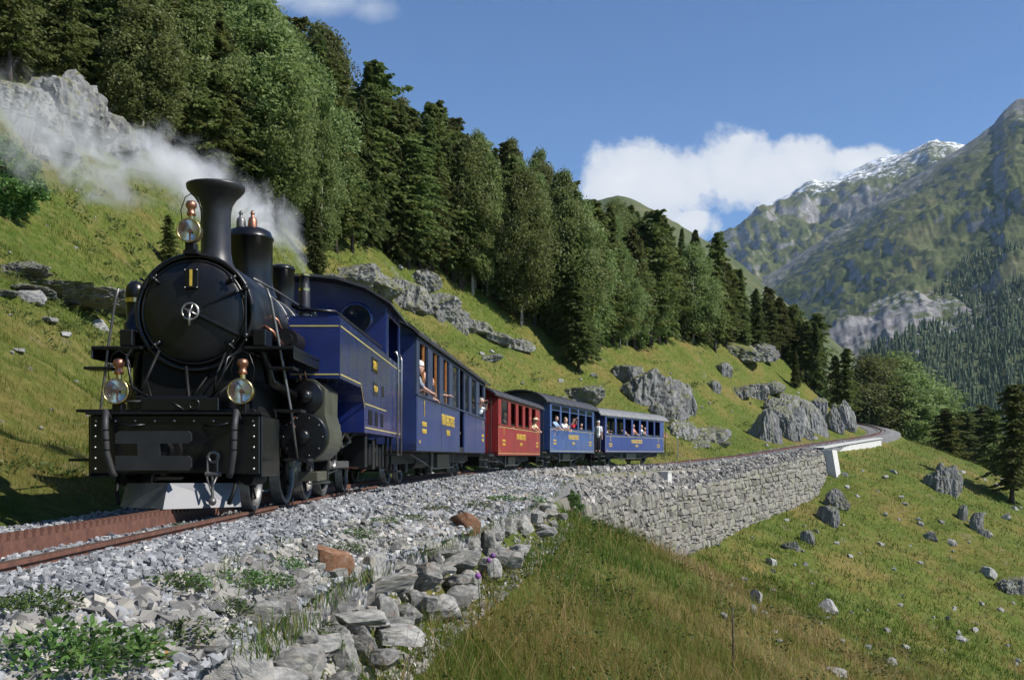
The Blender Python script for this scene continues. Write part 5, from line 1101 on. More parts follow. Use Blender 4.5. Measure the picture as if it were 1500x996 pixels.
# side tanks and cab sides
def side_sheet(s):
    prof = [(1.95,2.30),(1.95,1.56)]+[(3.55,1.56)]+[(3.9-0.35*math.cos(a_)+0.0,1.21+0.35*math.sin(a_)) for a_ in np.linspace(math.pi/2, 0, 6)]
    u0 = 1.95 if s > 0 else 3.3
    prof = [(u0,2.30),(u0,1.56),(3.62,1.56),(3.78,1.54),(3.88,1.48),(3.94,1.38),(3.95,1.25),(3.95,0.95),(8.55,0.95),(8.55,2.30)]
    x0, x1 = sorted((s*0.72, s*1.35)); o = lp(MB().prism(prof, x0, x1, 'x'), 'side_tank', 'loco_blue')
    # front edge rounded post, lining, rivets
    xo = s*1.352
    ln = MB()
    def strip(y0,z0,y1,z1,w_=0.016):
        d_ = Vector((0,y1-y0,z1-z0)).normalized(); n_ = Vector((0,-d_.z,d_.y))*w_/2; p0, p1 = Vector((xo,y0,z0)), Vector((xo,y1,z1)); q = Vector((s*0.003,0,0)); ln.add([p0-n_,p1-n_,p1+n_,p0+n_,p0-n_+q,p1-n_+q,p1+n_+q,p0+n_+q], [(0,1,2,3),(4,5,6,7),(0,1,5,4),(2,3,7,6)])
    strip(u0+0.02,2.20,8.5,2.20); strip(u0+0.02,1.61,3.6,1.61); strip(3.6,1.61,3.98,1.30); strip(4.02,1.02,8.5,1.02); strip(4.02,1.36,6.4,1.36)
    lp(ln, 'lining', 'yellow_line', o)
    fl = None
    for zz_ in (2.19, 1.60): lp(MB().box(min(s*0.74,s*1.34), max(s*0.74,s*1.34), u0-0.005, u0-0.002, zz_, zz_+0.016), 'front_lining', 'yellow_line', o)
    fl_ = MB().box(min(s*0.74,s*1.34), max(s*0.74,s*1.34), u0-0.005,u0-0.002,2.19,2.206).box(min(s*0.74,s*1.34), max(s*0.74,s*1.34), u0-0.005,u0-0.002,1.60,1.616)
    rv = MB()
    for y_ in (2.6,3.3,4.1,4.9,5.7,6.4):
        if y_ < u0: continue
        z_ = 1.66 if y_ < 3.9 else 1.08
        while z_ < 2.16: rv.add([(xo,y_-0.011,z_),(xo,y_,z_-0.011),(xo,y_+0.011,z_),(xo,y_,z_+0.011),(xo+s*0.008,y_,z_)], [(0,1,4),(1,2,4),(2,3,4),(3,0,4)]); z_ += 0.055
    lp(rv, 'rivets', 'loco_blue', o, kind='stuff')
    if s > 0:
        for (y0, y1) in ((4.35,4.75),(5.05,5.35),(5.7,6.0)): lp(MB().bbox(1.345,1.356,y0,y1,1.07,1.29,0.002), 'dark_slot_plate', 'black_matt', o)  # black plates: shade inside the open slots is put in as colour
        lp(MB().bbox(1.351,1.358,4.72,5.35,1.88,2.10,0.003), 'maker_plate', 'black', o); lettering('DFB 1', 0.17, o, (1.362,5.03,1.985), '+x', 'gold_paint', 0.004, 1.0, 'plate_lettering')
        lp(MB().bbox(1.351,1.356,4.85,5.35,1.53,1.74,0.002), 'data_plate', 'grey_plate', o); lettering('HG 3/4', 0.12, o, (1.360,5.1,1.635), '+x', 'gold_paint', 0.003, 1.0, 'plate_lettering')
        lp(MB().bbox(1.351,1.356,5.85,6.1,1.56,1.74,0.002), 'inspection_cover', 'black', o)
        lp(MB().bbox(1.351,1.356,7.95,8.3,1.30,1.95,0.002), 'data_board', 'grey_plate', o)
    lp(MB().bbox(x0+0.02,x1-0.02,u0+0.05,6.4,2.302,2.33,0.005), 'tank_top', 'loco_blue', o)
    lp(MB().tube([(s*0.85,u0,2.40),(s*1.28,u0+0.05,2.38),(s*1.30,u0+0.3,2.37),(s*1.30,6.2,2.40)],0.022,8), 'tank_rail', 'black', o)
    return o
side_sheet(1); side_sheet(-1)
lp(MB().bbox(-0.72,0.72,6.0,8.5,0.95,1.25), 'cab_floor', 'black_matt')
lp(MB().bbox(-0.72,0.72,2.3,6.5,1.50,1.75), 'firebox_side', 'black_matt')
# cab
cab = lp(MB().prism([(-1.33,2.3),(-0.72,2.3),(-0.72,2.62),(0.72,2.62),(0.72,2.3),(1.33,2.3),(1.33,3.14),(1.0,3.36),(0.5,3.5),(0,3.55),(-0.5,3.5),(-1.0,3.36),(-1.33,3.14)], 6.50, 6.54, 'y'), 'cab', 'loco_blue')
for s in (-1, 1):
    lp(MB().lathe([(0.24,6.44),(0.285,6.44),(0.285,6.50),(0.24,6.50),(0.24,6.44)], (s*0.84,0,2.90),'y',32), 'window_frame', 'loco_blue', cab)
    lp(MB().lathe([(0.001,6.47),(0.245,6.47)], (s*0.84,0,2.90),'y',32), 'front_window', 'window_glass', cab)
    x0, x1 = sorted((s*1.31, s*1.345))
    lp(MB().bbox(x0,x1,6.54,6.80,2.30,3.14,0.004).bbox(x0,x1,8.35,8.55,2.30,3.14,0.004).bbox(x0,x1,6.80,8.35,3.02,3.14,0.004), 'cab_pillar', 'loco_blue', cab)
    lp(MB().tube([(s*1.40,7.62,0.62),(s*1.41,7.62,2.38),(s*1.38,7.60,2.47),(s*1.35,7.58,2.46)],0.017,8), 'grab_rail', 'steel', cab)
    lp(MB().tube([(s*1.40,8.20,0.62),(s*1.41,8.20,2.38),(s*1.38,8.22,2.47),(s*1.35,8.24,2.46)],0.017,8), 'grab_rail', 'steel', cab)
    for zz in (0.32,0.62): lp(MB().bbox(s*1.28-0.12,s*1.28+0.12,7.55,8.25,zz,zz+0.03,0.006), 'cab_step', 'black', cab)
    lp(MB().bbox(s*1.2-0.02,s*1.2+0.02,7.55,7.62,0.3,0.96).bbox(s*1.2-0.02,s*1.2+0.02,8.18,8.25,0.3,0.96), 'step_hanger', 'black_matt', cab)
lp(MB().bbox(-1.33,1.33,8.50,8.54,0.96,2.3).bbox(-1.33,-0.6,8.50,8.54,2.302,3.14).bbox(0.6,1.33,8.50,8.54,2.302,3.14), 'cab_back', 'loco_blue', cab)
rf_p = [(-1.45,3.12),(-1.02,3.385),(-0.52,3.54),(0,3.59),(0.52,3.54),(1.02,3.385),(1.45,3.12),(1.45,3.155),(1.02,3.43),(0.52,3.585),(0,3.635),(-0.52,3.585),(-1.02,3.43),(-1.45,3.155)]
lp(MB().prism(rf_p, 6.25, 8.95, 'y'), 'cab_roof', 'roof_dark', cab)
lp(MB().tube([(0.5,6.3,2.35),(0.3,6.2,2.75),(0.35,5.4,2.85)],0.03,8).tube([(0.75,6.45,2.45),(0.55,6.0,2.55),(0.5,5.2,2.6)],0.02,8).torus((0.62,6.1,2.62),0.05,0.01,'y',14), 'cab_pipes', 'black')
lp(MB().torus((0.55,5.6,2.62),0.05,0.009,'y',16).cyl((0.55,5.6,2.62),(0.45,5.6,2.5),0.015), 'valve_wheel', 'copper')
lp(MB().tube([(0.9,7.0,0.9),(1.0,6.6,0.6),(0.9,6.2,0.45),(0.6,6.0,0.45)],0.04,8).tube([(1.1,6.9,0.9),(1.12,6.8,0.5),(0.9,6.6,0.35)],0.025,8).cyl((1.05,6.6,0.72),(1.05,7.0,0.72),0.09,n=16), 'injector', 'copper')
for y_ in (6.9,): 
    for s in (-1,1): wheel(loco, s*0.53, y_, 0.32, s, 8)
# ================================================================ coaches; local frame: x right (camera side), y along the train, origin at the body's near end on the rail
def coach(name, label, ya, yb, hw, z0, z1, wins, paint, frame, roofm, ribs, door=None, plat=(0.9,0.9), transom=False, glass=(), arch=0.46, low=0.47, sticks=(), bogie=False, group=None, fittings=None):
    ca_, cb_ = trk(ya, 0), trk(yb, 0); v_ = Vector(cb_)-Vector(ca_); L_ = v_.length; rz = -math.atan2(v_.x, v_.y)
    t_ = thing(name, label, 'railway coach', tuple(ca_), rz, group); t_.rotation_euler = (math.asin(v_.z/L_), 0, rz)
    H = z1-z0; zs = z0+H*low+0.05; zt_ = z1-0.12; th_ = 0.05
    P = lambda mb, nm, m_, par=None, **k: mb.build(nm, m_, par or t_, **k)
    P(MB().bbox(-hw+0.02,hw-0.02,0,L_,z0-0.02,z0+0.14), 'floor', 'under_dark')
    wins_px = wins
    for s in (1, -1):
        x0, x1 = sorted((s*(hw-th_), s*hw)); body = None
        zlo = MB()
        segs = [(0, L_)] if not door else [(0, door[0]), (door[1], L_)]
        for a_, b_ in segs: zlo.bbox(x0,x1,a_,b_,z0,zs-0.001,0.006)
        body = P(zlo, 'side_panel', paint)
        # pillars between windows and the cant rail
        fr = MB(); fr.bbox(x0,x1,0,L_,zt_,z1,0.005)
        edges = [0]+[q for w_ in wins for q in w_]+[L_]
        for i in range(0, len(edges), 2):
            a_, b_ = edges[i], edges[i+1]
            if door and a_ < door[0]+0.01 and b_ > door[1]-0.01:
                if door[0]-a_ > 0.02: fr.bbox(x0,x1,a_,door[0],zs,zt_+0.001,0.004)
                if b_-door[1] > 0.02: fr.bbox(x0,x1,door[1],b_,zs,zt_+0.001,0.004)
            elif b_-a_ > 0.02: fr.bbox(x0,x1,a_,b_,zs,zt_+0.001,0.004)
        P(fr, 'window_pillars', frame, body)
        xo = s*(hw+0.004)
        if s > 0:
            for a_, b_ in segs:
                ln = MB(); o_ = 0.05
                for (p0, p1, q0, q1) in ((a_+o_,b_-o_,z0+0.07,z0+0.09),(a_+o_,b_-o_,zs-0.08,zs-0.06),(a_+o_,a_+o_+0.018,z0+0.09,zs-0.08),(b_-o_-0.018,b_-o_,z0+0.09,zs-0.08)): ln.box(hw+0.001,hw+0.004,p0,p1,q0,q1)
                P(ln, 'lining', 'yellow_line' if paint != 'coach_blue' else 'coach_frame', body)
                nb = max(1, int((b_-a_)/2.6)); sm_ = MB()
                for k in range(1, nb): yk = a_+(b_-a_)*k/nb; sm_.box(hw+0.001,hw+0.005,yk-0.012,yk+0.012,z0+0.02,zs-0.02)
                if nb > 1: P(sm_, 'panel_seams', paint, body)
            P(MB().box(hw+0.001,hw+0.03,0,L_,zs-0.02,zs+0.015), 'belt_rail', frame, body)
            if fittings: fittings(P, body, L_, hw, z0, zs)
        for i, (a_, b_) in enumerate(wins):
            w_ = P(MB().box(x0-0.0,x1+0.006,a_-0.025,a_+0.02,zs,zt_).box(x0,x1+0.006,b_-0.02,b_+0.025,zs,zt_).box(x0,x1+0.006,a_+0.02,b_-0.02,zs,zs+0.03).box(x0,x1+0.006,a_+0.02,b_-0.02,zt_-0.03,zt_), 'window', frame)
            if transom: P(MB().box(x0,x1,a_+0.02,b_-0.02,zt_-0.30,zt_-0.26), 'transom', frame, w_); P(MB().box(s*hw-0.026,s*hw-0.022,a_+0.02,b_-0.02,zt_-0.26,zt_-0.03), 'transom_pane', 'window_glass', w_)
            if i in glass or s < 0: P(MB().box(s*(hw-0.03)-0.002,s*(hw-0.03)+0.002,a_+0.02,b_-0.02,zs+0.03,zt_-(0.30 if transom else 0.03)), 'pane', 'window_glass', w_)
            elif i in sticks: P(MB().box(s*(hw-0.04)-0.02,s*(hw-0.04)+0.02,a_+(b_-a_)*0.62,a_+(b_-a_)*0.62+0.055,zs+0.03,zt_-0.03), 'sash_post', 'wood', w_); P(MB().box(s*(hw-0.03)-0.002,s*(hw-0.03)+0.002,a_+0.02,b_-0.02,zs+0.03,zs+0.34), 'lowered_pane', 'window_glass', w_)
            else: P(MB().box(s*(hw-0.03)-0.002,s*(hw-0.03)+0.002,a_+0.02,b_-0.02,zs+0.03,zs+0.12), 'lowered_pane', 'window_glass', w_)
        if door:
            d_ = P(MB().bbox(s*(hw-0.16)-0.02,s*(hw-0.16)+0.02,door[0]-0.02,door[1]+0.02,z0+0.1,zt_-0.1,0.004), 'door', frame); P(MB().box(s*(hw-0.135)-0.003,s*(hw-0.135)+0.003,door[0]+0.15,door[1]-0.15,zs+0.1,zt_-0.25), 'door_pane', 'window_glass', d_); P(MB().cyl((s*(hw-0.13),door[0]+0.12,z0+0.9),(s*(hw-0.06),door[0]+0.12,z0+0.9),0.015), 'handle', 'brass', d_)
            P(MB().bbox(s*(hw-0.14)-0.13,s*(hw-0.14)+0.13,door[0],door[1],z0-0.30,z0-0.27,0.005), 'door_step', 'under_dark')
    # ends with a doorway
    for y_ in (0.0, L_-0.05):
        en = P(MB().bbox(-hw+th_,-0.4,y_,y_+0.05,z0,z1).bbox(0.4,hw-th_,y_,y_+0.05,z0,z1).bbox(-0.4,0.4,y_,y_+0.05,z1-0.35,z1), 'end_wall', paint)
        P(MB().bbox(-0.4,0.4,y_+0.01,y_+0.04,z0+0.14,z1-0.352), 'end_door', frame, en)
    P(MB().bbox(-hw+0.06,hw-0.06,0.06,L_-0.06,z1-0.06,z1-0.03), 'ceiling', 'interior')
    # seats
    k = 0; y_ = 0.7
    while y_ < L_-0.7:
        for s in (-1, 1):
            P(MB().bbox(s*(hw-0.55)-0.45,s*(hw-0.55)+0.45,y_-0.03,y_+0.03,z0+0.5,z0+1.25,0.01).bbox(s*(hw-0.55)-0.45,s*(hw-0.55)+0.45,y_-0.42,y_+0.42,z0+0.5,z0+0.58,0.01), 'seat', 'seat_cloth')
        y_ += 1.75
    # roof: shallow arch with eaves and drip rail
    n = 14; ro = hw+0.10; e0, e1 = -plat[0]-0.1, L_+plat[1]+0.1
    def arc(dz, rr): return [(rr*math.sin(a_), z1-0.05+dz+arch*(math.cos(a_)-math.cos(1.25))/(1-math.cos(1.25))) for a_ in np.linspace(-1.25, 1.25, n)]
    sc1 = ro/math.sin(1.25); pr = arc(0.03, sc1)+list(reversed(arc(-0.02, sc1*0.985)))
    rf = P(MB().prism(pr, e0, e1, 'y'), 'roof', roofm)
    for k in range(ribs+1):
        yk = e0+(e1-e0)*k/ribs; P(MB().prism(arc(0.045, sc1*1.002)+list(reversed(arc(0.02, sc1))), max(e0, yk-0.03), min(e1, yk+0.03), 'y'), 'roof_rib', roofm, rf)
    for ye_ in (0.0, L_-0.03): P(MB().prism([(p_[0]*0.97, p_[1]) for p_ in arc(-0.04, sc1)], ye_, ye_+0.03, 'y'), 'roof_end', frame, rf)
    # platforms
    for sgn, pl_, yb_ in ((-1, plat[0], 0.0), (1, plat[1], L_)):
        if pl_ < 0.2: continue
        y0, y1 = sorted((yb_, yb_+sgn*pl_)); ye = yb_+sgn*pl_
        pf = P(MB().bbox(-hw+0.15,hw-0.15,y0+0.002,y1-0.002,z0-0.05,z0+0.05), 'platform', 'under_dark')
        rl = MB()
        for x_ in (-hw+0.2,-0.42,0.42,hw-0.2): rl.cyl((x_,ye-sgn*0.06,z0+0.05),(x_,ye-sgn*0.06,z0+1.1),0.016,n=8)
        for s in (-1, 1): rl.cyl((s*(hw-0.2),ye-sgn*0.06,z0+1.1),(s*0.42,ye-sgn*0.06,z0+1.1),0.018,n=8); rl.cyl((s*(hw-0.12),ye-sgn*0.06,z0+0.05),(s*(hw-0.12),ye-sgn*0.06,z1),0.02,n=8); rl.cyl((s*(hw-0.2),ye-sgn*0.06,z0+0.6),(s*0.42,ye-sgn*0.06,z0+0.6),0.014,n=8)
        P(rl, 'railing', 'under_dark', pf)
        for s in (-1, 1):
            for q, zz in enumerate((z0-0.25, z0-0.5)): P(MB().bbox(s*(hw-0.10)-0.14,s*(hw-0.10)+0.14,y0+0.12,y1-0.12,zz,zz+0.03,0.004), 'step', 'steel_dull', pf)
            P(MB().bbox(s*(hw-0.2)-0.015,s*(hw-0.2)+0.015,y0+0.12,y0+0.15,z0-0.5,z0).bbox(s*(hw-0.2)-0.015,s*(hw-0.2)+0.015,y1-0.15,y1-0.12,z0-0.5,z0), 'step_hanger', 'under_dark', pf)
    # underframe
    P(MB().bbox(-0.75,-0.65,-0.3,L_+0.3,z0-0.28,z0-0.03).bbox(0.65,0.75,-0.3,L_+0.3,z0-0.28,z0-0.03), 'underframe', 'under_dark')
    tr = MB()
    for s in (-1, 1): tr.tube([(s*0.95,L_*0.12,z0-0.05),(s*0.95,L_*0.36,z0-0.42),(s*0.95,L_*0.64,z0-0.42),(s*0.95,L_*0.88,z0-0.05)],0.022,6); tr.cyl((s*0.95,L_*0.36,z0-0.42),(s*0.95,L_*0.36,z0),0.02,n=6); tr.cyl((s*0.95,L_*0.64,z0-0.42),(s*0.95,L_*0.64,z0),0.02,n=6)
    P(tr, 'truss_rod', 'steel_dull')
    P(MB().bbox(0.55,0.95,L_*0.42,L_*0.58,z0-0.45,z0-0.05,0.01), 'battery_box', 'under_olive')
    P(MB().bbox(-0.5,0.45,L_*0.08,L_*0.92,z0-0.40,z0-0.03), 'daylight_block', 'under_dark')  # dark box added along the coach to block daylight underneath
    P(MB().cyl((0.62,L_*0.25,z0-0.25),(0.62,L_*0.38,z0-0.25),0.16,n=18), 'air_tank', 'under_dark')
    P(MB().bbox(1.0,1.04,L_*0.30,L_*0.30+0.25,z0-0.5,z0-0.02,0.005), 'sign_board', 'grey_plate')
    ax_ = [L_*0.13-0.7, L_*0.13+0.7, L_*0.87-0.7, L_*0.87+0.7] if bogie else [L_*0.2, L_*0.8]
    for y_ in ax_:
        for s in (-1, 1):
            wheel(t_, s*0.53, y_, 0.34, s, 8)
            P(MB().bbox(s*0.68-0.06,s*0.68+0.06,y_-0.14,y_+0.14,0.24,0.50,0.02).bbox(s*0.68-0.03,s*0.68+0.03,y_-0.6,y_+0.6,0.44,0.52,0.01), 'axle_box', 'under_dark')
        P(MB().cyl((-0.5,y_,0.34),(0.5,y_,0.34),0.06,n=10), 'axle', 'under_dark')
    for y_, sg in ((0, -1), (L_, 1)):
        pl_ = plat[0] if sg < 0 else plat[1]; ye = y_+sg*max(pl_, 0.1)
        P(MB().cyl((0,ye,0.675),(0,ye+sg*0.3,0.675),0.07,n=12).bbox(-0.25,0.25,min(ye+sg*0.28,ye+sg*0.32),max(ye+sg*0.28,ye+sg*0.32),0.5,0.85,0.01).tube([(0.3,ye,0.7),(0.32,ye+sg*0.2,0.4),(0.2,ye+sg*0.35,0.35)],0.02,6), 'coupler', 'under_dark')
    return t_, L_, zs
def marks(cols):
    def f(P, body, L_, hw, z0, zs):
        x_ = hw+0.006; hgt = zs-z0
        for q, yv in enumerate(cols['one']):
            lettering('1', 0.46, body, (x_,yv,z0+hgt*0.77), '+x', 'gold_paint', 0.008, 0.8); lettering('NICHTRAUCHER', 0.13, body, (x_,yv,z0+hgt*0.49), '+x', 'gold_paint', 0.004, 0.62); lettering('NON FUMEURS', 0.13, body, (x_,yv,z0+hgt*0.36), '+x', 'gold_paint', 0.004, 0.62)
        lettering('FURKA BERGSTRECKE', cols.get('size', 0.24), body, (x_,cols['name'],z0+hgt*0.66), '+x', 'gold_paint', 0.007, cols.get('w', 0.95)); lettering('DFB AG', 0.19, body, (x_,cols['name'],z0+hgt*0.40), '+x', 'gold_paint', 0.004, 0.95)
        lettering('B 42', 0.08, body, (x_,0.35,z0+hgt*0.16), '+x', 'gold_paint', 0.002, 0.9)
    return f
c1, L1, s1 = coach('railway_coach', 'long dark blue coach with grey framed windows and a recessed door behind the locomotive', 20.4, 34.4, 1.40, 0.72, 3.12,
    [(0.3,1.45),(2.1,3.2),(3.8,4.9),(5.55,6.75),(8.2,9.25),(9.9,11.2),(12.1,13.5)], 'coach_blue', 'coach_frame', 'roof_dark', 10, door=(7.05,8.05), plat=(0.15,0.7), glass=(3,4,5), sticks=(0,1,2), low=0.46, bogie=True, fittings=marks({'one': (0.95,13.2), 'name': 4.7, 'size': 0.36, 'w': 0.66}))
c2, L2, s2 = coach('railway_coach', 'bright red coach with five tall windows between two blue coaches', 38.0, 48.0, 1.37, 0.64, 2.92,
    [(0.55,2.0),(2.55,3.75),(4.3,5.4),(5.95,7.1),(7.75,8.9)], 'coach_red', 'coach_red', 'roof_dark', 8, plat=(0.9,0.9), glass=(0,), low=0.49, fittings=marks({'one': (1.1,9.3), 'name': 5.0, 'size': 0.33, 'w': 0.68}))
c3, L3, s3 = coach('railway_coach', 'light blue coach with transom panes over wide open windows behind the red coach', 50.5, 60.0, 1.37, 0.80, 3.36,
    [(0.3,2.0),(2.25,3.9),(4.15,5.85),(6.1,7.7),(7.95,9.5)], 'coach_blue_light', 'coach_blue_light', 'roof_dark', 8, plat=(0.9,0.95), transom=True, arch=0.58, low=0.47, fittings=marks({'one': (0.9,8.9), 'name': 4.9, 'size': 0.34, 'w': 0.68}))
c4, L4, s4 = coach('railway_coach', 'deep blue last coach under a pale ribbed roof at the end of the train', 62.5, 73.5, 1.35, 0.84, 3.18,
    [(0.25,1.75),(2.05,3.4),(3.7,5.0),(5.3,6.6),(6.95,8.2),(8.55,9.85),(10.1,11.3)], 'coach_blue_deep', 'coach_blue_deep', 'roof_light', 14, plat=(0.95,0.9), arch=0.56, low=0.45, fittings=marks({'one': (0.95,10.9), 'name': 6.1, 'size': 0.34, 'w': 0.68}))

# ================================================================ passengers
def person(label, coach_o, loc, face, shirt, hair, reach=None, lean=0.0, hat=None, floor=0.0, hgt=1.70, trousers='dark', arms='rest', extra=None):
    """a standing figure; face: heading of the body in the coach frame (0 = towards +x); built standing at the origin, looking along +x"""
    t_ = thing('person', label, 'person'); k = hgt/1.70
    mw = coach_o.matrix_basis @ Matrix.Translation(loc) @ Matrix.Rotation(face, 4, 'Z'); t_.matrix_world = mw
    ln = lambda p: Vector(p)
    hip = Vector((-0.02,0,0.92)); ch = hip+Vector((math.sin(lean)*0.42,0,math.cos(lean)*0.42)); nk = hip+Vector((math.sin(lean)*0.56,0,math.cos(lean)*0.56)); hd = nk+Vector((math.sin(lean*0.6)*0.16+0.02,0,math.cos(lean*0.6)*0.16))
    def rmsh(name, mb, mt, vox, parent):
        o = mb.build(name, mt, parent, fixn=False); o.scale = (k,)*3
        m_ = o.modifiers.new('remesh', 'REMESH'); m_.mode = 'VOXEL'; m_.voxel_size = vox; m_.use_smooth_shade = True
        sm_ = o.modifiers.new('smooth', 'SMOOTH'); sm_.factor = 0.5; sm_.iterations = 3; return o
    sh = {s: ch+Vector((0.0,s*0.185,0.06)) for s in (-1, 1)}
    if arms == 'rest': tgt = {s: sh[s]+Vector((0.36,s*0.02-s*0.10,-0.30)) for s in (-1, 1)}
    elif arms == 'photo': tgt = {s: hd+Vector((0.16,s*0.07,-0.02)) for s in (-1, 1)}
    elif arms == 'up': tgt = {-1: hd+Vector((0.14,-0.10,0.06)), 1: hd+Vector((0.12,0.14,0.12))}
    elif arms == 'point': tgt = {-1: sh[-1]+Vector((0.50,-0.05,-0.12)), 1: sh[1]+Vector((0.30,0.0,-0.28))}
    else: tgt = {s: sh[s]+Vector((0.05,s*0.06,-0.54)) for s in (-1, 1)}
    body = MB(); cloth = MB()
    def limb(mb, pts, rs): mb.tube(pts, rs, 10); [mb.ball(p, r_, 10) for p, r_ in zip(pts, rs)]
    limb(body, [hip, hip+Vector((0.01,0,0.12)), ch, nk, nk+Vector((0.0,0,0.04))], [0.135,0.125,0.14,0.06,0.052])
    body.tube([nk, hd-Vector((0,0,0.05))], 0.052, 10); body.ball(hd+Vector((0,0,0.02)), 0.098, 14, 1.22); body.ball(hd+Vector((0.035,0,-0.05)), 0.062, 10)   # head, jaw
    body.ball(hd+Vector((0.105,0,-0.005)), 0.019, 8, 1.4); [body.ball(hd+Vector((0.0,s*0.098,0.0)), 0.022, 8, 1.5) for s in (-1, 1)]                       # nose, ears
    for s in (-1, 1):
        a0, a2 = sh[s], tgt[s]; mid = (a0+a2)/2; d_ = (a2-a0); bend = max(0.0, 0.56-d_.length)*0.8; el = mid+Vector((-0.05,s*0.6,-0.8)).normalized()*bend
        limb(body, [a0, el, a2], [0.048,0.038,0.026]); fd = (a2-el).normalized(); sd = fd.cross(Vector((0,0,1))).normalized() if abs(fd.z) < 0.95 else Vector((0,1,0)); up_ = sd.cross(fd)
        body.tube([a2, a2+fd*0.05, a2+fd*0.085], [0.026,0.036,0.034], 8)
        for q in range(4): b_ = a2+fd*0.08+sd*(q-1.5)*0.018; body.tube([b_, b_+fd*0.04-up_*0.008, b_+fd*0.068-up_*0.028], [0.0095,0.009,0.007], 6)
        b_ = a2+fd*0.02-sd*s*0.03; body.tube([b_, b_-sd*s*0.03+fd*0.03, b_-sd*s*0.03+fd*0.062], [0.012,0.010,0.008], 6)
        limb(cloth, [ch+Vector((0,s*0.10,0.06)), a0, a0+(el-a0)*0.78], [0.075,0.066,0.056])
        lg = [hip+Vector((0,s*0.09,0)), Vector((0.02,s*0.10,0.5)), Vector((-0.02,s*0.10,0.09))]; limb(body, lg, [0.10,0.062,0.042]); body.tube([lg[2]+Vector((-0.05,0,-0.045)), lg[2]+Vector((0.16,0,-0.055))], [0.04,0.035], 8)
    limb(cloth, [hip+Vector((0,0,-0.05)), hip+Vector((0,0,0.14)), ch, ch+Vector((0,0,0.09))], [0.158,0.148,0.168,0.10])
    cloth.ball(hip+Vector((0,0,0.02)), 0.165, 12); bodyo = rmsh('body', body, 'skin', 0.0125, t_)
    rmsh('shirt', cloth, 'cloth_'+shirt, 0.014, bodyo)
    tr = MB()
    for s in (-1, 1): limb(tr, [hip+Vector((0,s*0.085,-0.04)), Vector((0.02,s*0.10,0.5)), Vector((-0.02,s*0.10,0.14))], [0.125,0.082,0.065])
    rmsh('trousers', tr, 'cloth_'+trousers, 0.016, bodyo)
    for s in (-1, 1): e_ = MB().ball(hd+Vector((0.088,s*0.036,0.025)), 0.013, 8).build('eye', 'black', bodyo); e_.scale = (k,)*3
    hb = MB(); hb.ball(hd+Vector((-0.022,0,0.045)), 0.104, 14, 1.12); hb.ball(hd+Vector((-0.05,0,0.0)), 0.088, 12); rmsh('hair', hb, 'hair_'+hair, 0.014, bodyo)
    if hat:
        ht = MB()
        if hat == 'cap': ht.lathe([(0.112,0.05),(0.116,0.075),(0.105,0.13),(0.06,0.165),(0.0,0.172)], tuple(hd), 'z', 20).prism([(0.06,-0.085),(0.13,-0.075),(0.19,0),(0.13,0.075),(0.06,0.085)], hd.z+0.058, hd.z+0.072, 'z')
        else: ht.lathe([(0.20,0.055),(0.20,0.065),(0.115,0.075),(0.108,0.13),(0.06,0.16),(0.0,0.163)], tuple(hd), 'z', 22)
        o = ht.build('hat', {'cap': 'cloth_white', 'straw': 'cloth_straw', 'capred': 'cloth_pink'}.get(hat, 'cloth_white'), bodyo); o.scale = (k,)*3
    if arms in ('photo', 'up'):
        # the thing held is a thing of its own
        cm = thing('camera_held', 'small black camera held up by a passenger at the coach window', 'camera', (0,0,0), 0, 'cameras held by passengers'); cm.matrix_world = mw @ Matrix.Translation((hd+Vector((0.20,0,0.0 if arms == 'photo' else 0.08)))*k)
        MB().bbox(-0.03,0.03,-0.065,0.065,-0.045,0.045,0.008).build('camera_body', 'black_matt', cm); MB().cyl((0.03,0,0),(0.09,0,0),0.034,n=14).build('camera_lens', 'black', cm)
    return t_
def at_win(c_, wins, i, hw, f, d_in, z0):  # a spot inside a window
    a_, b_ = wins[i]; return Vector((hw-d_in, a_+(b_-a_)*f, z0+0.14))
W1 = [(0.3,1.45),(2.1,3.2),(3.8,4.9),(5.55,6.75),(8.2,9.25),(9.9,11.2),(12.1,13.5)]
person('man in white cap leaning on the first window of the long blue coach', c1, at_win(c1, W1, 0, 1.4, 0.38, 0.28, 0.72), R(18), 'grey', 'brown', hat='cap', lean=0.3, arms='rest')
person('passenger in pink with both arms out of the second window, long blue coach', c1, at_win(c1, W1, 1, 1.4, 0.30, 0.42, 0.72), R(12), 'pink', 'brown', lean=0.25, arms='rest', hgt=1.62)
person('passenger in orange with a hand out of the third window, long blue coach', c1, at_win(c1, W1, 2, 1.4, 0.35, 0.50, 0.72), R(15), 'orange', 'grey', lean=0.2, arms='point', hgt=1.64)
person('man with camera leaning out of the last window of the long blue coach', c1, at_win(c1, W1, 6, 1.4, 0.55, 0.27, 0.72), R(-40), 'white', 'grey', lean=0.62, arms='photo')
W2 = [(0.55,2.0),(2.55,3.75),(4.3,5.4),(5.95,7.1),(7.75,8.9)]
person('passenger in a cream shirt inside the second window of the red coach', c2, at_win(c2, W2, 1, 1.37, 0.4, 0.40, 0.64), R(0), 'cream', 'grey', lean=0.1, hgt=1.55)
person('passenger in a straw hat leaning out of the last window of the red coach', c2, at_win(c2, W2, 4, 1.37, 0.6, 0.27, 0.64), R(-30), 'straw', 'grey', hat='straw', lean=0.72, hgt=1.68)
W3 = [(0.3,2.0),(2.25,3.9),(4.15,5.85),(6.1,7.7),(7.95,9.5)]
person('grey haired passenger in white at the first window of the light blue coach', c3, at_win(c3, W3, 0, 1.37, 0.25, 0.35, 0.8), R(10), 'white', 'grey', lean=0.15, hgt=1.62)
person('passenger in a pale blue shirt at the first window of the light blue coach', c3, at_win(c3, W3, 0, 1.37, 0.72, 0.28, 0.8), R(-10), 'paleblue', 'brown', lean=0.35)
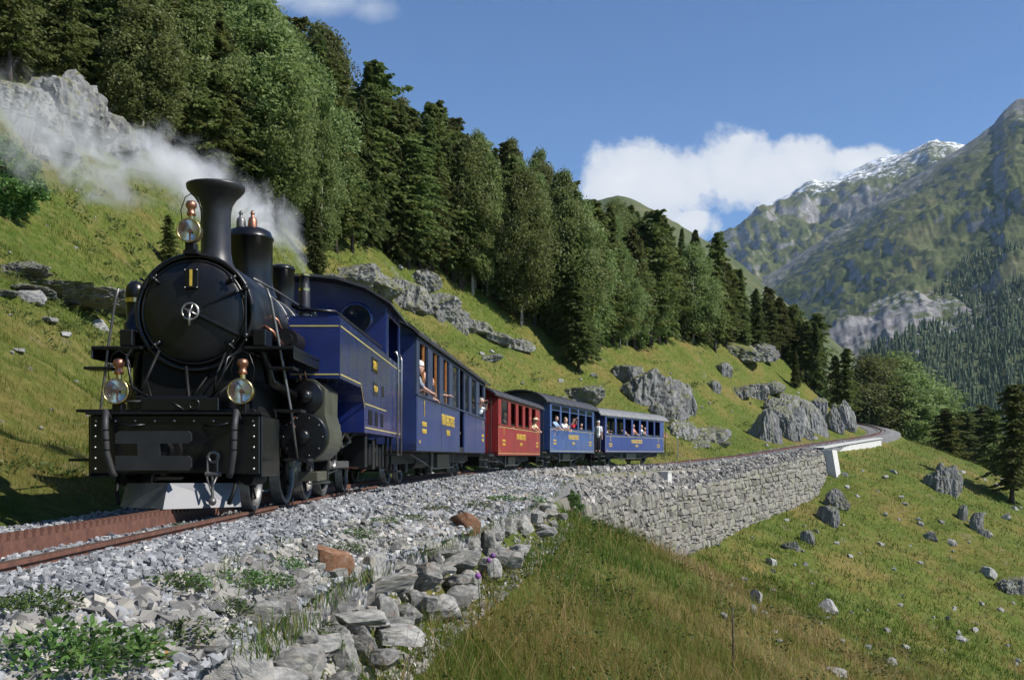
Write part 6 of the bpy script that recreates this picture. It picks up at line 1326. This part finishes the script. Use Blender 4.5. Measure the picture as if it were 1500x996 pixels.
person('passenger in white leaning far out of the second window, light blue coach', c3, at_win(c3, W3, 1, 1.37, 0.35, 0.27, 0.8), R(-15), 'white', 'brown', lean=0.62)
person('blond passenger in cream pointing out of the second window, light blue coach', c3, at_win(c3, W3, 1, 1.37, 0.72, 0.28, 0.8), R(-25), 'cream', 'blonde', lean=0.4, arms='point')
person('passenger in red raising a camera at the third window, light blue coach', c3, at_win(c3, W3, 2, 1.37, 0.6, 0.27, 0.8), R(-20), 'red', 'brown', lean=0.38, arms='up')
person('passenger in a dark top inside the last window of the light blue coach', c3, at_win(c3, W3, 4, 1.37, 0.5, 0.5, 0.8), R(0), 'dark', 'brown', hgt=1.55)
W4 = [(0.25,1.75),(2.05,3.4),(3.7,5.0),(5.3,6.6),(6.95,8.2),(8.55,9.85),(10.1,11.3)]
person('conductor in a white shirt and pale cap standing on the platform before the last coach', c4, Vector((1.05,-0.5,0.84+0.05)), R(-75), 'white', 'brown', hat='cap', arms='down', hgt=1.76)
person('passenger in a white top at the first window of the last coach', c4, at_win(c4, W4, 0, 1.35, 0.2, 0.30, 0.84), R(0), 'white', 'grey', lean=0.2, arms='point', hgt=1.6)
person('passenger in a cream shirt at the third window of the last coach', c4, at_win(c4, W4, 2, 1.35, 0.35, 0.35, 0.84), R(-10), 'cream', 'grey', lean=0.2, hgt=1.6)
person('brown haired passenger in a pink top at the fourth window of the last coach', c4, at_win(c4, W4, 3, 1.35, 0.45, 0.27, 0.84), R(-10), 'pink', 'brown', lean=0.15)
person('blond passenger in white reaching out of the fifth window, last coach', c4, at_win(c4, W4, 4, 1.35, 0.35, 0.27, 0.84), R(-15), 'white', 'blonde', lean=0.3, arms='point')
person('passenger in a dark top inside the sixth window of the last coach', c4, at_win(c4, W4, 5, 1.35, 0.5, 0.45, 0.84), R(0), 'dark', 'brown', hgt=1.58)
person('passenger in an orange top holding on at the rear platform of the last coach', c4, Vector((1.0,L4+0.55,0.84+0.05)), R(-10), 'orange', 'brown', arms='point', hgt=1.7)

# ================================================================ steam from the safety valve, drifting left
m = bpy.data.materials.new('steam'); m.use_nodes = True; t = m.node_tree; t.nodes.clear(); MATS['steam'] = m
A_, D_ = Vector((-3.19, 15.3, 3.3)), Vector((-10.2, 17.6, 7.0))
axis = (D_-A_); LEN = axis.length; ex = axis.normalized(); ez = Vector((0,0,1)); ey = ez.cross(ex).normalized(); ez = ex.cross(ey)
tc = t.nodes.new('ShaderNodeTexCoord'); sp = N(t, 'ShaderNodeSeparateXYZ'); t.links.new(tc.outputs['Object'], sp.inputs[0])
X_, Y_, Z_ = sp.outputs
def fcurve(src, pts):
    n = t.nodes.new('ShaderNodeFloatCurve'); cv_ = n.mapping.curves[0]
    while len(cv_.points) < len(pts): cv_.points.new(0.5, 0.5)
    for p_, q in zip(cv_.points, pts): p_.location = q
    n.mapping.update(); t.links.new(src, n.inputs['Value']); return n.outputs[0]
tn = math_(t, 'DIVIDE', X_, LEN, True)
zc = math_(t, 'MULTIPLY', fcurve(tn, [(0,0.0),(0.05,0.40),(0.12,0.62),(0.25,0.60),(0.45,0.42),(0.7,0.20),(1,0.30)]), 1.1)
rad = math_(t, 'ADD', math_(t, 'MULTIPLY', fcurve(tn, [(0,0.06),(0.06,0.26),(0.15,0.40),(0.35,0.50),(0.6,0.66),(1,0.8)]), 1.15), 0.0)
nv = N(t, 'ShaderNodeVectorMath', op='MULTIPLY'); t.links.new(tc.outputs['Object'], nv.inputs[0]); nv.inputs[1].default_value = (0.85, 1, 1)
na = N(t, 'ShaderNodeTexNoise', ins={'Scale': 1.7, 'Detail': 6.0, 'Roughness': 0.62, 'Distortion': 0.8}); t.links.new(nv.outputs[0], na.inputs['Vector'])
dz_ = math_(t, 'SUBTRACT', Z_, zc)
rr = math_(t, 'SQRT', math_(t, 'ADD', math_(t, 'MULTIPLY', Y_, Y_), math_(t, 'MULTIPLY', dz_, dz_)))
q = math_(t, 'SUBTRACT', 1.0, math_(t, 'DIVIDE', rr, rad))
q = math_(t, 'ADD', q, math_(t, 'MULTIPLY', math_(t, 'SUBTRACT', na.outputs['Fac'], 0.53), 4.4))
q = math_(t, 'MULTIPLY', q, 1.6, True)
fall_ = fcurve(tn, [(0,1.0),(0.08,1.0),(0.22,0.62),(0.4,0.34),(0.6,0.18),(0.8,0.08),(0.97,0.0)])
edge = math_(t, 'MULTIPLY', math_(t, 'SUBTRACT', math_(t, 'MULTIPLY', rad, 1.45), rr), 3.0, True)
dn = math_(t, 'MULTIPLY', math_(t, 'MULTIPLY', math_(t, 'MULTIPLY', q, q), fall_), math_(t, 'MULTIPLY', edge, 8.5))
pv = N(t, 'ShaderNodeVolumePrincipled', ins={'Color': (0.97,0.97,0.98,1), 'Anisotropy': 0.15}); t.links.new(dn, pv.inputs['Density'])
out = t.nodes.new('ShaderNodeOutputMaterial'); t.links.new(pv.outputs[0], out.inputs['Volume'])
st = MB().box(-0.1,LEN+0.1,-1.55,1.55,-1.3,2.1).build('steam_plume', 'steam', None)
st.matrix_world = Matrix.Translation(A_) @ Matrix((ex, ey, ez)).transposed().to_4x4()
tag(st, 'white steam blowing off behind the chimney and drifting up the slope', 'steam', kind='stuff')

# ================================================================ thin alpine haze between here and the far range
hm = bpy.data.materials.new('haze'); hm.use_nodes = True; t = hm.node_tree; t.nodes.clear()
pv = N(t, 'ShaderNodeVolumePrincipled', ins={'Color': (0.62,0.80,1.0,1), 'Density': 0.000034, 'Anisotropy': 0.0}); out = t.nodes.new('ShaderNodeOutputMaterial'); t.links.new(pv.outputs[0], out.inputs['Volume'])
MATS['haze'] = hm
hz = MB().box(-1500, 6500, -300, 6600, -330, 1900).build('haze', 'haze', None); hz['kind'] = 'stuff'
